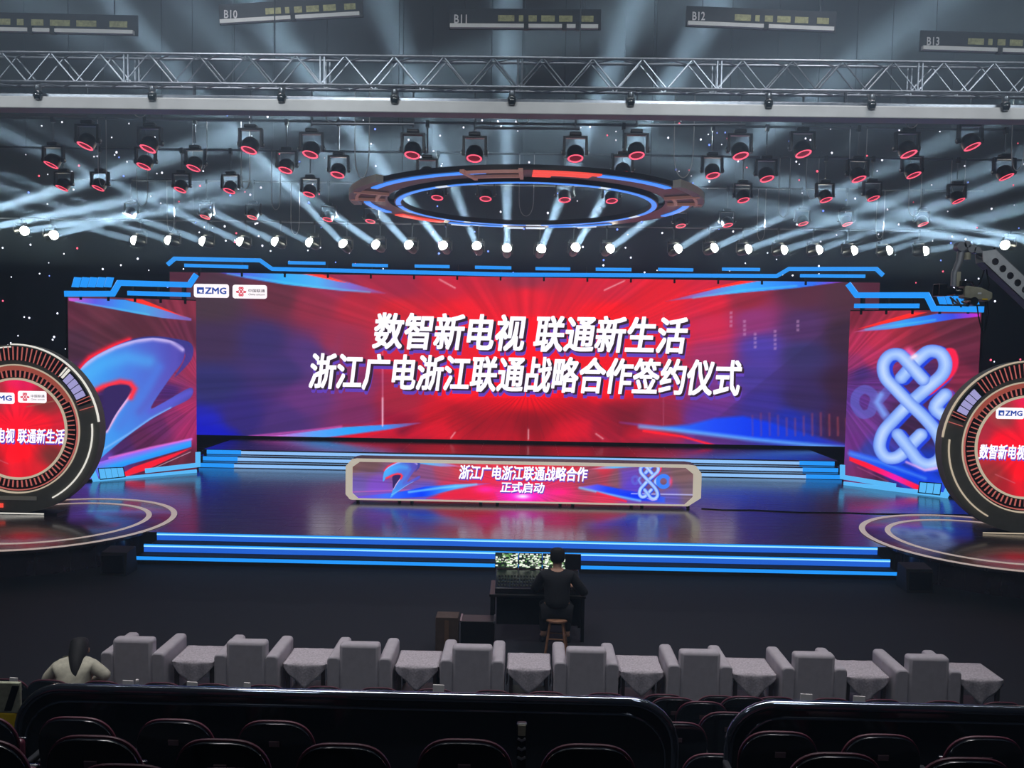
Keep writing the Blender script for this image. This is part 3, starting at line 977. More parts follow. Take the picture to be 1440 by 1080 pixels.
# ------------------------------------------------------------------ round screens and their platforms
PIC_R = picture_mat('led_picture_round', 1.25)
for s in (-1, 1):
    side = 'beside the silver blue figure' if s < 0 else 'beside the knot emblem'
    pf = thing('round_platform', 'low round glossy platform with two cream rings ' + side, 'platform', (s * 9.68, 16.5, 0), 0, 'round stage platforms')
    MB().lathe([(2.3, 0), (2.3, .44), (2.42, .44), (2.44, .46), (2.44, .505), (2.43, .51), (0, .51)], 96).build('drum', M['stage'], pf)
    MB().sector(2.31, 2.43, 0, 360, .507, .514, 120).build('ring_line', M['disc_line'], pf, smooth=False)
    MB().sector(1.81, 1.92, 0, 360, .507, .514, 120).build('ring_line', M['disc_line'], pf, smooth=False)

    X0 = s * 10.8
    RS = 1.84
    rd = thing('round_screen', 'big upright round screen with toothed dark ring ' + side, 'screen', (X0, 17.2, .51), 0, 'round screens')
    F = Frame(X0, 17.2, .51)
    C = (0, RS)
    sec = lambda r0, r1, a0, a1, y0, y1, n=None: MB().sector(r0 * RS, r1 * RS, a0, a1, y0, y1, n, True, C)
    mir = (lambda a: a) if s < 0 else (lambda a: 180 - a)
    MB().sector(.60 * RS, .76 * RS, 0, 360, -.02, .14, 96, True, C).build('inner_ring', M['black'], rd)
    MB().sector(.76 * RS, .99 * RS, 20 if s < 0 else -200, 20 + 360 if s < 0 else 160, -.06, .2, 120, True, C).build('outer_ring', M['charcoal'], rd)
    MB().sector(.575 * RS, .6 * RS, 0, 360, -.05, .0, 96, True, C).build('light_line', M['warm_line'], rd, smooth=False)
    MB().sector(.745 * RS, .76 * RS, 0, 360, -.075, .0, 96, True, C).build('light_line', M['warm_line'], rd, smooth=False)
    a0, a1 = sorted((mir(28), mir(150)))
    sec(.69, .742, a0, a1, -.07, -.02).build('red_band', M['brick'], rd, smooth=False)
    a0, a1 = sorted((mir(-150), mir(28)))
    sec(.715, .728, a0, a1, -.05, -.015).build('red_line', M['tick'], rd, smooth=False)
    mb = MB()
    for i in range(76):
        a = R_(i * 360 / 76)
        T = Matrix.Translation((C[0], 0, C[1])) @ Matrix.Rotation(-a, 4, 'Y')
        mb.box(.61 * RS, .69 * RS, -.045, -.015, -.010, .010, T)
    mb.build('tick_marks_red', M['tick'], rd, smooth=False)
    # upper outer quarter: thin arc, ticks, lilac cells
    a0, a1 = sorted((mir(6), mir(92)))
    sec(.985, 1.0, a0, a1, -.1, -.055).build('light_arc', M['arc_line' if s < 0 else 'warm_line'], rd, smooth=False)
    a0, a1 = sorted((mir(-62), mir(5)))
    sec(.9, .915, a0, a1, -.085, -.055).build('light_arc', M['arc_line' if s < 0 else 'warm_line'], rd, smooth=False)
    if s < 0:
        sec(.955, .97, 92, 130, -.085, -.055).build('light_arc', M['arc_line'], rd, smooth=False)
    a0, a1 = sorted((mir(20), mir(50)))
    a2, a3 = sorted((mir(50), mir(105)))
    sec(.80, .955, a0, a1, -.075, -.058).build('arc_panel', M['black'], rd, smooth=False)
    sec(.81, .97, a2, a3, -.075, -.058).build('arc_panel', M['black'], rd, smooth=False)
    mb = MB()
    for t in np.linspace(50, 104, 17):
        a = R_(mir(t))
        T = Matrix.Translation((C[0], 0, C[1])) @ Matrix.Rotation(-a, 4, 'Y')
        mb.box(.81 * RS, .965 * RS, -.095, -.07, -.008, .008, T)
    mb.build('outer_tick_marks', M['tick'], rd, smooth=False)
    mb = MB()
    for t in (17, 22, 24.5):
        a = R_(mir(t))
        T = Matrix.Translation((C[0], 0, C[1])) @ Matrix.Rotation(-a, 4, 'Y')
        mb.box(.80 * RS, .965 * RS, -.095, -.055, -.008, .008, T)
    mb.build('outer_tick_marks', M['tick'], rd, smooth=False)
    for t in (26, 31, 36, 41):
        a0, a1 = sorted((mir(t), mir(t + 4.2)))
        sec(.815, .93, a0, a1, -.1, -.07).build('light_cell', M['lilac'], rd, smooth=False)
    if s < 0:
        sec(.83, .96, 46.5, 48.2, -.1, -.07).build('light_cell', M['arc_line'], rd, smooth=False)
        sec(.83, .96, 49.2, 50.2, -.1, -.07).build('light_cell', M['arc_line'], rd, smooth=False)
        MB().box(-.55, .43, -.09, -.055, .30, .38).build('pale_panel', M['ring_beige'], rd, smooth=False)
        MB().box(-.6, -.3, -.09, -.055, .13, .22).build('red_panel', M['ring_red'], rd, smooth=False)
    MB().box(-.9, .9, -.12, .26, .0, .035).build('base', M['black'], rd, smooth=False)
    MB().box(-.9, .62, -.125, -.118, .005, .03).build('base_line', M['arc_line' if s < 0 else 'warm_line'], rd, smooth=False)

    def paint_round(p, s=s):
        r = .58 * RS
        g = lambda a, b, c: (a * r, RS + b * r, c)
        p.base([g(0, 0, '#f01028'), g(-.5, .1, '#f01028'), g(.5, .1, '#e01428'), g(0, .6, '#e01830'), g(.6, .55, '#7a2a2c'), g(-.5, .6, '#8a3438'), g(.1, .95, '#d01850'), g(0, -.5, '#f81020'),
                g(.7, -.6, '#6a2a28'), g(-.7, -.6, '#8a2a2c'), g(.9, 0, '#c01c30'), g(-.9, .3, '#9c2436'), g(0, -.85, '#d81828'), g(.5, -.85, '#c81c28'), g(-.4, -.9, '#a01c28')], 2)
        p.rays(0, RS, .07, 60, 1.6)
        p.line([(.2 * r, RS + .45 * r), (.95 * r, RS + .62 * r)], .02, '#8a6a50', .6)
        p.line([(-.2 * r, RS - .72 * r), (-.6 * r, RS - .55 * r)], .02, '#c06070', .6)
    screen_mesh('screen', -.585 * RS, .585 * RS, RS * .415, RS * 1.585, 150, 150, paint_round, PIC_R, rd, -.01, lambda X, Z: np.hypot(X, Z - RS) < .582 * RS)
    if s < 0:
        logo_cards(rd, F, [((-27.5, 551.5), (20.5, 568)), ((25, 549.5), (65.5, 567))], -.03)
        title(rd, F, '数智新电视 联通新生活', ((-46, 622), (91, 603.5)), -.03, sh=.03, dark=False, dy=.006)
    else:
        logo_cards(rd, F, [((1401, 573), (1440, 589.5)), ((1446, 574), (1487, 591))], -.03)
        title(rd, F, '数智新电视 联通新生活', ((1376, 645.5), (1513, 627)), -.03, sh=.03, dark=False, dy=.006)

# ------------------------------------------------------------------ long low LED counter in mid stage
CF = Frame(.14, 19.05, .5, 0)
cw = 4.22
ct = thing('led_counter', 'long low cream framed LED counter on small feet in mid stage', 'counter', (.14, 19.05, .5))
zb, zt, ch = .075, 1.06, .22
outer = [(-cw, zb + .13), (-cw + .1, zb + .01), (-cw + .16, zb), (cw - .3, zb), (cw, zb + .2), (cw, zt - .2), (cw - .14, zt - .02), (cw - .3, zt), (-cw + .25, zt), (-cw + .14, zt - .02), (-cw, zt - .18)]
inner = [(-cw + .16, zb + .16), (-cw + .3, zb + .035), (cw - .38, zb + .035), (cw - .19, zb + .22), (cw - .19, zt - .22), (cw - .38, zt - .07), (-cw + .34, zt - .07), (-cw + .16, zt - .2)]
MB().prism(outer, .02, .55).build('cabinet', M['black'], ct, smooth=False)
o = MB()
n = 60


def resample(P, n, ph=0):
    P = [Vector(q) for q in P]
    c = Vector((0, (zb + zt) / 2))
    out = []
    for i in range(n):
        t = i / n * len(P)
        k = int(t)
        out.append(P[k].lerp(P[(k + 1) % len(P)], t - k))
    return out


def frame_between(outer, hole, y0, y1):
    """A flat frame: outer outline with the hole cut out (boolean-free, by triangle fill)."""
    bm = bmesh.new()
    es = []
    for P in (outer, hole):
        vs = [bm.verts.new((x, y0, z)) for x, z in P]
        es += [bm.edges.new((vs[i], vs[(i + 1) % len(vs)])) for i in range(len(vs))]
    bmesh.ops.triangle_fill(bm, use_beauty=True, edges=es)
    r = bmesh.ops.extrude_face_region(bm, geom=bm.faces[:])
    bmesh.ops.translate(bm, vec=(0, y1 - y0, 0), verts=[g for g in r['geom'] if isinstance(g, bmesh.types.BMVert)])
    me = bpy.data.meshes.new('frame')
    bm.to_mesh(me)
    bm.free()
    mb = MB()
    mb.add([v.co for v in me.vertices], [tuple(p.vertices) for p in me.polygons])
    bpy.data.meshes.remove(me)
    return mb


frame_between(outer, inner, -.04, .03).build('frame', mat('counter_cream_glow', '#e4dac6', .5, emit='#e0d6c4', strength=.55, sampled=False), ct, smooth=False)  # emission put into the frame colour to brighten it; no lamp inside


def paint_counter(p):
    Q = lambda x, y: CF.px(x, y)
    p.base([(*Q(x, y), c) for x, y, c in [(495, 655, '#70504e'), (520, 650, '#6a4c50'), (500, 680, '#6450a0'), (500, 698, '#6a58a4'), (530, 685, '#7448b8'), (560, 655, '#7a5070'), (600, 665, '#7e4a78'), (620, 660, '#a04058'), (600, 690, '#5a50c0'), (630, 690, '#c03050'),
                                          (650, 655, '#b83a48'), (690, 650, '#cc3244'), (680, 680, '#d02a48'), (740, 655, '#d8283c'), (720, 700, '#d02a70'), (800, 655, '#c83040'), (830, 670, '#8c4456'), (790, 695, '#c83060'), (850, 655, '#c03044'), (870, 675, '#7c5060'), (850, 700, '#c83050'),
                                          (900, 660, '#7a4a78'), (890, 685, '#5a40b0'), (930, 680, '#76506c'), (960, 665, '#74565a'), (975, 695, '#6e5a6a'), (940, 700, '#5a50a8')]], 2.2)
    cx, cz = Q(745, 690)
    p.rays(cx, cz, .1, 160, 4)
    p.line([Q(490, 692), Q(600, 688)], .03, '#c060b0', .6)
    p.line([Q(490, 666), Q(560, 664)], .02, '#705ab0', .5)
    # sweeps
    p.poly([Q(*t) for t in [(560, 647), (590, 646), (625, 651), (648, 656), (620, 656), (590, 652)]], ['#3a86e8', '#58b0f0', '#d060a0'], Q(560, 648), Q(648, 656), .03)
    p.poly([Q(*t) for t in [(495, 699), (560, 692), (600, 684), (640, 681), (690, 679.5), (640, 688), (600, 698), (560, 701), (497, 700)]], ['#7a3ac8', '#3a6af0', '#0a3cf0', '#4aa4f0', '#b040a0'], Q(495, 699), Q(690, 680), .03)
    p.line([Q(575, 692), Q(620, 686), Q(670, 681)], .04, '#7ad4f8', .8, .05)
    p.poly([Q(*t) for t in [(600, 701), (640, 690), (690, 682), (700, 702)]], '#e01c3c', soft=.05, alpha=.8)
    p.poly([Q(*t) for t in [(815, 685), (840, 681), (870, 687), (900, 693), (935, 699), (935, 707), (890, 703), (850, 694)]], ['#8a60e0', '#1a44f0', '#0a30e8', '#3a5ae0'], Q(815, 685), Q(935, 702), .05)
    p.line([Q(815, 686), Q(855, 695), Q(900, 704)], .05, '#7ac4f8', .8, .05)
    p.line([Q(840, 693), Q(880, 705)], .05, '#f02040', .9, .04)
    p.poly([Q(*t) for t in [(828, 660), (860, 654), (900, 652), (900, 656), (860, 659)]], ['#f06080', '#58b0f0', '#48c0f0'], Q(828, 660), Q(900, 653), .03)
    p.line([Q(888, 694), Q(982, 696)], .03, '#b8b8f0', .8)
    p.poly([Q(*t) for t in [(872, 660), (900, 658), (900, 690), (872, 690)]], '#5a40d0', soft=.15, alpha=.6)
    for x, y, r, c, a in ((683, 688, .16, '#ff28a0', .9), (787, 692, .16, '#ff2080', .9), (735, 697, .35, '#ff20e0', .9), (735, 698, .1, '#ffe0ff', 1)):
        c0 = Q(x, y)
        p.mix(np.exp(-((p.X - c0[0]) / (r * 1.6)) ** 2 - ((p.Z - c0[1]) / (r * .55)) ** 2) * a, c)
    q1 = lambda zx, zy: Q(470 + (372 + (zx - 60) * .46) / 5.333, 630 + (90 + (zy - 262) * .45) / 5.333)
    k = abs(q1(100, 0)[0] - q1(0, 0)[0]) / 100
    swoosh(p, q1, k)
    q2 = lambda zx, zy: Q(740 + (845 + (zx - 190) * .44) / 5.333, 630 + (118 + (zy - 345) * .46) / 5.333)
    k = abs(q2(100, 0)[0] - q2(0, 0)[0]) / 100
    draw_knot(p, q2, k)
    c0 = Q(933, 677)
    dd = np.abs(np.hypot(p.X - c0[0], p.Z - c0[1]) - .13)
    p.mix(np.clip(.5 + (.05 - dd) / .02, 0, 1), '#3a7af0')
    p.mix(np.exp(-((p.X - c0[0] - .17) / .04) ** 2 - ((p.Z - c0[1]) / .1) ** 2) * .8, '#ff4060')


def in_poly(P):
    return lambda X, Z: inside(X, Z, P) | (sd_line(X, Z, P, True) < .03)


screen_mesh('screen', -cw + .15, cw - .18, zb + .02, zt - .06, 700, 80, paint_counter, picture_mat('led_picture_counter', 1.2), ct, -.005, in_poly(inner))
title(ct, CF, '浙江广电浙江联通战略合作', ((645, 674), (827, 657)), -.02, sh=.028, dark=False, dy=.006)
title(ct, CF, '正式启动', ((703, 692.5), (766, 678.5)), -.02, sh=.028, dark=False, dy=.006)
for x in (-3.95, -2.95, -2.65, -1.0, -.6, .9, 1.2, 2.6, 2.85, 3.95):
    MB().lathe([(.012, .06), (.035, .055), (.045, .03), (.035, .0)], 10, Matrix.Translation((x, .1, 0))).build('foot', M['black'], ct)

MB().tube([(4.4, 19.1, .51), (4.9, 19.0, .51), (5.6, 19.05, .51), (6.6, 18.9, .51), (7.8, 18.95, .51), (8.4, 18.9, .51), (9.6, 18.95, .51), (11.4, 19.0, .51)], .012, 6).build('floor_cable', M['plastic'])
tag(bpy.data.objects['floor_cable'], 'thin black cable lying on the stage floor beside the LED counter', 'cable')

# ------------------------------------------------------------------ round halo truss above the stage
hl = thing('halo_light_ring', 'large round ceiling ring with blue light lines above the stage', 'light ring', (.1, 18.8, 7.5))
MB().sector(3.15, 3.8, 0, 360, .06, .16, 120).build('ring_body', M['ring_dark'], hl)
MB().sector(2.84, 3.0, 0, 360, .0, .12, 120).build('inner_ring', M['ring_dark'], hl)
for a0, a1 in ((-178, -128), (-122, -60), (-55, 20), (28, 82), (90, 120), (124, 178)):
    MB().sector(2.86, 2.97, a0, a1, -.012, 0, None).build('inner_light', M['ring_blue'], hl, smooth=False)
for a0, a1 in ((-128, -122), (-60, -55), (82, 90), (120, 124), (20, 28)):
    MB().sector(2.86, 2.97, a0, a1, -.012, 0, None).build('inner_light_white', M['ring_white'], hl, smooth=False)
for a0, a1 in ((-150, -102), (-68, -38), (158, 182), (-4, 22), (52, 80), (100, 124)):
    MB().sector(3.58, 3.72, a0, a1, .035, .06).build('outer_light', M['ring_blue'], hl, smooth=False)
for a0, a1 in ((82, 90), (91, 98), (60, 68), (114, 122)):
    MB().sector(3.72, 3.82, a0, a1, .02, .06).build('outer_light_white', M['ring_white'], hl, smooth=False)
for r0, r1, a0, a1 in ((3.45, 3.62, -88, -70), (3.66, 3.8, -88, -68), (3.3, 3.42, -88, -82), (3.5, 3.75, 128, 152)):
    MB().sector(r0, r1, a0, a1, .03, .06).build('red_panel', M['ring_red'], hl, smooth=False)
for a0, a1 in ((178, 222), (-40, -2)):
    MB().sector(3.82, 4.0, a0, a1, .02, .17).build('rim_panel', M['ring_beige'], hl)
pink = mat('halo_pink_glow_trim', '#b08078', .5, emit='#c08a80', strength=.25, sampled=False)  # faint emission lifts the tone of the trim, which is no lamp
for a0, a1 in ((-172, -158), (-22, -8), (-108, -92)):
    mb = MB()
    for t in (a0, a1):
        mb.sector(3.2, 3.95, t, t + 1.2, .0, .06)
    mb.sector(3.35, 3.42, a0, a1, .0, .05)
    mb.sector(3.8, 3.86, a0, a1, .0, .05)
    mb.build('trim_frame', pink, hl, smooth=False)
for i in range(12):
    a = 2 * PI * i / 12
    MB().tube([(2.95 * math.cos(a), 2.95 * math.sin(a), .1), (3.2 * math.cos(a), 3.2 * math.sin(a), .12)], .03, 6).build('spoke_bracket', M['ring_dark'], hl)
for a in (45, 135, 225, 315):
    MB().tube([(3.5 * math.cos(R_(a)), 3.5 * math.sin(R_(a)), .28), (3.5 * math.cos(R_(a)), 3.5 * math.sin(R_(a)), 5.5)], .008, 5).build('suspension_wire', M['wire'], hl)

# ------------------------------------------------------------------ moving lights with red rings
BATTEN = {}
rows = {
    'row over the stage front': (14.9, [(121, 206), (209, 210), (351, 212), (437, 218), (580, 219), (667, 223.5), (809, 223.5), (895, 219.5), (1041, 220), (1129, 217), (1277, 217.5), (1366, 207)]),
    'row just before the light ring': (16.9, [(73, 232.5), (203, 234.5), (273, 237), (402, 240), (475, 246.5), (600, 251), (876, 246), (1002, 247.5), (1078, 252), (1207, 252.5), (1284, 247), (1414, 249.5)]),
    'row level with the light ring': (19.6, [(88, 265), (139, 265), (254, 267.5), (323, 269), (435, 274), (615, 278.5), (683, 280), (794, 281.5), (860, 283), (1045, 282), (1161, 281.5), (1227.5, 279.5), (1347, 283)]),
    'row just before the white beam lights': (23.3, [(183, 303.5), (289, 305.5), (355, 306), (461, 309), (521, 311.5), (957, 318), (1023, 317), (1129, 315), (1191, 315.5), (1297.5, 315.5)]),
}


def make_mover():
    t = thing('moving_light', '', 'stage light')
    # origin: clamp on the pipe; the drop pole is scaled to reach the head
    MB().box(-.035, .035, -.045, .045, -.09, .045).build('clamp', M['black'], t, bevel=.008)
    MB().tube([(0, 0, 0), (0, 0, -1)], .018, 8).build('drop_pole', M['pipe'], t)
    return t


def yoke_set():
    b = MB().box(-.11, .11, -.07, .07, .29, .36).build('base', M['mover_body'], None, bevel=.02)
    y = MB()
    y.box(-.2, .2, -.05, .05, .25, .29)
    for q in (-1, 1):
        y.box(q * .2 - .022, q * .2 + .022, -.05, .05, -.05, .29)
        y.lathe([(0, -.02), (.055, -.02), (.055, .02), (0, .02)], 16, Matrix.Translation((q * .215, 0, 0)) @ Matrix.Rotation(PI / 2, 4, 'Y'))
    y = y.build('yoke', M['mover_body'], None, bevel=.008)
    h = MB().lathe([(0, .13), (.07, .12), (.12, .085), (.15, .03), (.157, -.02), (.152, -.07), (.15, -.115), (.142, -.12), (.132, -.105), (0, -.1)], 28).build('head', M['mover_body'], None)
    MB().lathe([(.117, -.108), (.139, -.108), (.143, -.12), (.139, -.127), (.117, -.127), (.113, -.12), (.117, -.108)], 32).build('light_ring', M['mover_ring'], h)
    MB().lathe([(0, -.102), (.114, -.102), (.114, -.112), (.06, -.12), (0, -.123)], 24).build('lens', M['mover_lens'], h)
    cs = []
    for q in (-1, 1):
        cs.append(MB().lathe([(0, -.014), (.02, -.008), (.02, .008), (0, .014)], 10, Matrix.Translation((q * .245, 0, 0)) @ Matrix.Rotation(PI / 2, 4, 'Y')).build('yoke_bolt', M['pivot'], None))
    return b, y, h, cs[0], cs[1]


proto, parts0 = make_mover(), yoke_set()
own0 = set(proto.children)
first = True
for rname, (Y, L) in rows.items():
    pts = [on_y(px, py, Y) for px, py in L]
    zb = max(p.z for p in pts) + .95
    BATTEN[Y] = zb
    bt = thing('lighting_batten', 'long grey hanging pipe of the ' + rname, 'lighting batten', (0, Y, zb), 0, 'ceiling lighting battens')
    MB().tube([(-13, 0, 0), (13, 0, 0)], .025, 8).build('pipe', M['pipe'], bt)
    for x in (-12, -6, 0, 6, 12):
        MB().tube([(x, 0, 0), (x, 0, 12.99 - zb)], .005, 5).build('suspension_wire', M['wire'], bt)
    n = len(pts)
    for i, (p, (px, py)) in enumerate(zip(pts, L)):
        lean = (px - 735) / 450 * .22
        nv = Vector((lean, -.30, -1)).normalized()
        piv = p - nv * .12
        t = proto if first else copy_tree(proto, None, own0)
        t.location = (piv.x, Y + (piv.y - p.y), zb)
        t.location.y = Y
        drop = zb - piv.z - .40
        for c in t.children:
            if c.name.startswith('drop_pole'):
                c.scale = (1, 1, drop)
        for q in parts0:
            c = q if first else copy_tree(q)
            c.parent = t
            c.location = (0, 0, piv.z - zb)
            if c.name.startswith('head'):
                c.rotation_euler = (-nv).to_track_quat('Z', 'Y').to_euler()
        tag(t, '%s red-ringed moving light from the camera crane end, %s' % (ORD[n - 1 - i], rname), 'stage light', 'red-ringed moving lights')
        first = False

# ------------------------------------------------------------------ white beam lights above the big screen
BY = 24.6
beams = [((-62, 312), (0, 293)), ((-10, 320), (143, 290)), ((36, 325), (160, 306.5)), ((77, 331), (167, 309)), ((191.7, 338.5), (20, 293)), ((239.5, 338.5), (133, 305)), ((287.5, 340), (200, 309)), ((340, 340.5), (280, 313)), ((389, 340.5), (267, 283)),
         ((437, 341.7), (310, 277)), ((484, 344), (420, 277)), ((530, 345), (480, 310)), ((576, 345.5), (513, 277)), ((624, 346.5), (590, 303)), ((671, 347), (640, 267)), ((713, 350), (713, 267)), ((761, 351), (793, 267)), ((809, 349), (847, 283)),
         ((857, 350.5), (947, 283)), ((952, 350.5), (1093, 267)), ((1002.5, 349.5), (1147, 283)), ((1050, 351), (1210, 297)), ((1100, 352), (1213, 318)), ((1149, 352), (1243, 319)), ((1198, 353), (1293, 328)), ((1247, 353), (1360, 319)), ((1298, 353.5), (1440, 330)),
         ((1412, 345), (1247, 320)), ((1470, 345), (1237, 290))]
bt = thing('lighting_batten', 'long grey hanging pipe carrying the white beam lights', 'lighting batten', (0, BY, 7.9), 0, 'ceiling lighting battens')
MB().tube([(-18.5, 0, 0), (18.5, 0, 0)], .03, 8).build('pipe', M['pipe'], bt)
for x in (-17, -10, -4, 4, 10, 17):
    MB().tube([(x, 0, 0), (x, 0, 5.09)], .005, 5).build('suspension_wire', M['wire'], bt)

bproto = thing('beam_light', '', 'stage light')
MB().box(-.03, .03, -.04, .04, -.08, .04).build('clamp', M['black'], bproto, bevel=.008)
MB().tube([(0, 0, 0), (0, 0, -1)], .018, 8).build('drop_pole', M['pipe'], bproto)
by = MB().box(-.12, .12, -.09, .09, .24, .34)
for q in (-1, 1):
    by.box(q * .17 - .02, q * .17 + .02, -.045, .045, -.04, .27)
by.box(-.18, .18, -.045, .045, .22, .25)
by = by.build('yoke', M['mover_body'], None, bevel=.01)
bh = MB().lathe([(0, .16), (.09, .15), (.13, .08), (.14, -.1), (.15, -.16), (.14, -.165), (.13, -.15), (0, -.145)], 24).build('head', M['mover_body'], None)
MB().lathe([(0, -.150), (.132, -.150), (.134, -.18), (.125, -.22), (.10, -.255), (.055, -.28), (0, -.288)], 24).build('lens', M['lamp'], bh)
n = len(beams)
ownb = set(bproto.children)
for i, (src, tgt) in enumerate(beams):
    p = on_y(*src, BY)
    L = math.hypot(tgt[0] - src[0], tgt[1] - src[1])
    wide = math.exp(-((src[0] - 735) / 260) ** 2)
    q = on_y(*tgt, BY - min(6., (.4 + .5 * wide) * L * BY / FPX + .2))
    nv = (q - p).normalized()
    t = bproto if i == 0 else copy_tree(bproto, None, ownb)
    piv = p - nv * .17
    t.location = (piv.x, BY, 7.9)
    for c in t.children:
        if c.name.startswith('drop_pole'):
            c.scale = (1, 1, max(.05, 7.9 - piv.z - .33))
    for o in (by, bh):
        c = o if i == 0 else copy_tree(o)
        c.parent = t
        c.location = (0, 0, piv.z - 7.9)
        if c.name.startswith('head'):
            c.rotation_euler = (-nv).to_track_quat('Z', 'Y').to_euler()
    tag(t, 'blazing white beam light, %s from the camera crane end of its row' % ORD[n - 2 - i] if 1 < i < n - 1 else
        'white beam light at the row end, beyond the ' + {0: 'swooping figure, outermost', 1: 'swooping figure, last but one', n - 1: 'camera crane'}[i], 'stage light', 'white beam lights')
    sp = bpy.data.lights.new('beam', 'AREA')
    sp.shape = 'DISK'
    sp.size = .2
    sp.spread = R_(4.2 + 3.5 * wide)
    sp.energy = (50 + 20 * wide) * random.uniform(.75, 1.2)
    sp.color = (.74, .90, 1)
    so = bpy.data.objects.new('beam', sp)
    COL.objects.link(so)
    so.parent = t
    so.location = Vector((0, 0, piv.z - 7.9)) + nv * .33
    so.rotation_euler = nv.to_track_quat('-Z', 'Y').to_euler()

# ------------------------------------------------------------------ haze lit by the beams
hz = MB().box(-19.9, 19.9, 1.2, 27.6, 6.45, 12.9).build('stage_haze', None or bpy.data.materials.new('thin_stage_haze'), smooth=False)
hm = hz.data.materials[0]
hm.use_nodes = True
nt = hm.node_tree
nt.nodes.clear()
vo = nt.nodes.new('ShaderNodeOutputMaterial')
vs = nt.nodes.new('ShaderNodeVolumeScatter')
vs.inputs['Color'].default_value = (.56, .78, 1, 1)
vs.inputs['Density'].default_value = .019
vs.inputs['Anisotropy'].default_value = .25
nt.links.new(vs.outputs[0], vo.inputs['Volume'])
lo = MB().box(-19.9, 19.9, 1.2, 27.6, .03, 6.44).build('thin_haze', bpy.data.materials.new('thin_floor_haze'), smooth=False)
hm = lo.data.materials[0]
hm.use_nodes = True
hm.node_tree.nodes.clear()
vo = hm.node_tree.nodes.new('ShaderNodeOutputMaterial')
v2 = hm.node_tree.nodes.new('ShaderNodeVolumeScatter')
v2.inputs['Color'].default_value = (.5, .72, 1, 1)
v2.inputs['Density'].default_value = .0035
hm.node_tree.links.new(v2.outputs[0], vo.inputs['Volume'])
tag(lo, 'very faint blue haze over the stage and hall floor', 'haze', kind='stuff')
tag(hz, 'thin blue grey stage haze hanging under the studio ceiling', 'haze', kind='stuff')

# ------------------------------------------------------------------ truss and pale beam across the hall
tr = thing('lighting_truss', 'long aluminium lattice truss spanning the hall above the pale beam', 'truss', (0, 10.1, 7.5))
for y, z in ((-.14, 0), (.14, .03), (-.14, .35), (.14, .38)):
    MB().tube([(-12, y, z), (12, y, z)], .018, 8).build('chord', M['alu'], tr)
mb = MB()
k = 0
x = -12
while x < 12:
    for a, b in (((-.14, 0), (-.14, .35)), ((.14, .03), (.14, .38)), ((-.14, .35), (.14, .38)), ((-.14, 0), (.14, .03))):
        if k % 2:
            a, b = b, a
        mb.tube([(x, a[0], a[1]), (x + .3, b[0], b[1])], .010, 6)
    if k % 8 == 0:
        for dx in (0, .05):
            mb.tube([(x + dx, -.14, 0), (x + dx, -.14, .35)], .012, 6)
            mb.tube([(x + dx, .14, 0.03), (x + dx, .14, .38)], .012, 6)
    x += .3
    k += 1
mb.build('lattice_braces', M['alu'], tr)
for x in (-9, -3, .75, 9):
    MB().tube([(x, 0, .36), (x, 0, 5.49)], .008, 5).build('suspension_wire', M['wire'], tr)

wb = thing('pale_ceiling_beam', 'wide pale grey metal beam crossing the whole hall under the truss', 'beam', (0, 10.1, 7.19))
MB().box(-13, 13, -.12, .12, 0, .145).build('beam_body', M['white_beam'], wb, bevel=.012)
MB().box(-13, 13, -.05, .16, .145, .20).build('top_lip', M['alu'], wb, bevel=.008)
for x in (-11, -8, -4, 4, 8, 11):
    MB().tube([(x, 0, .15), (x, 0, .36)], .02, 6).build('hanger', M['wire'], wb)
for i, (px, py) in enumerate([(53, 122), (214, 125), (396, 127), (555, 130), (720, 132), (887, 135), (1081, 140), (1226, 141), (1414, 143)]):
    p = on_y(px, py, 9.97)
    t = thing('clamp_lamp', '%s small round clear clamp lamp on the pale beam, from the camera crane side' % ORD[8 - i], 'lamp', (p.x, 9.97, 7.33), 0, 'clamp lamps on the pale beam')
    MB().lathe([(0, -.045), (.04, -.04), (.055, 0), (.05, .05), (.03, .07), (0, .075)], 16).build('globe', M['lens_off'], t)
    MB().lathe([(.035, .065), (.04, .075), (.04, .12), (.02, .14), (0, .14)], 14).build('cap', M['steel'], t)
    MB().tube([(0, .02, .12), (0, .13, .17)], .012, 6).build('bracket', M['steel'], t)

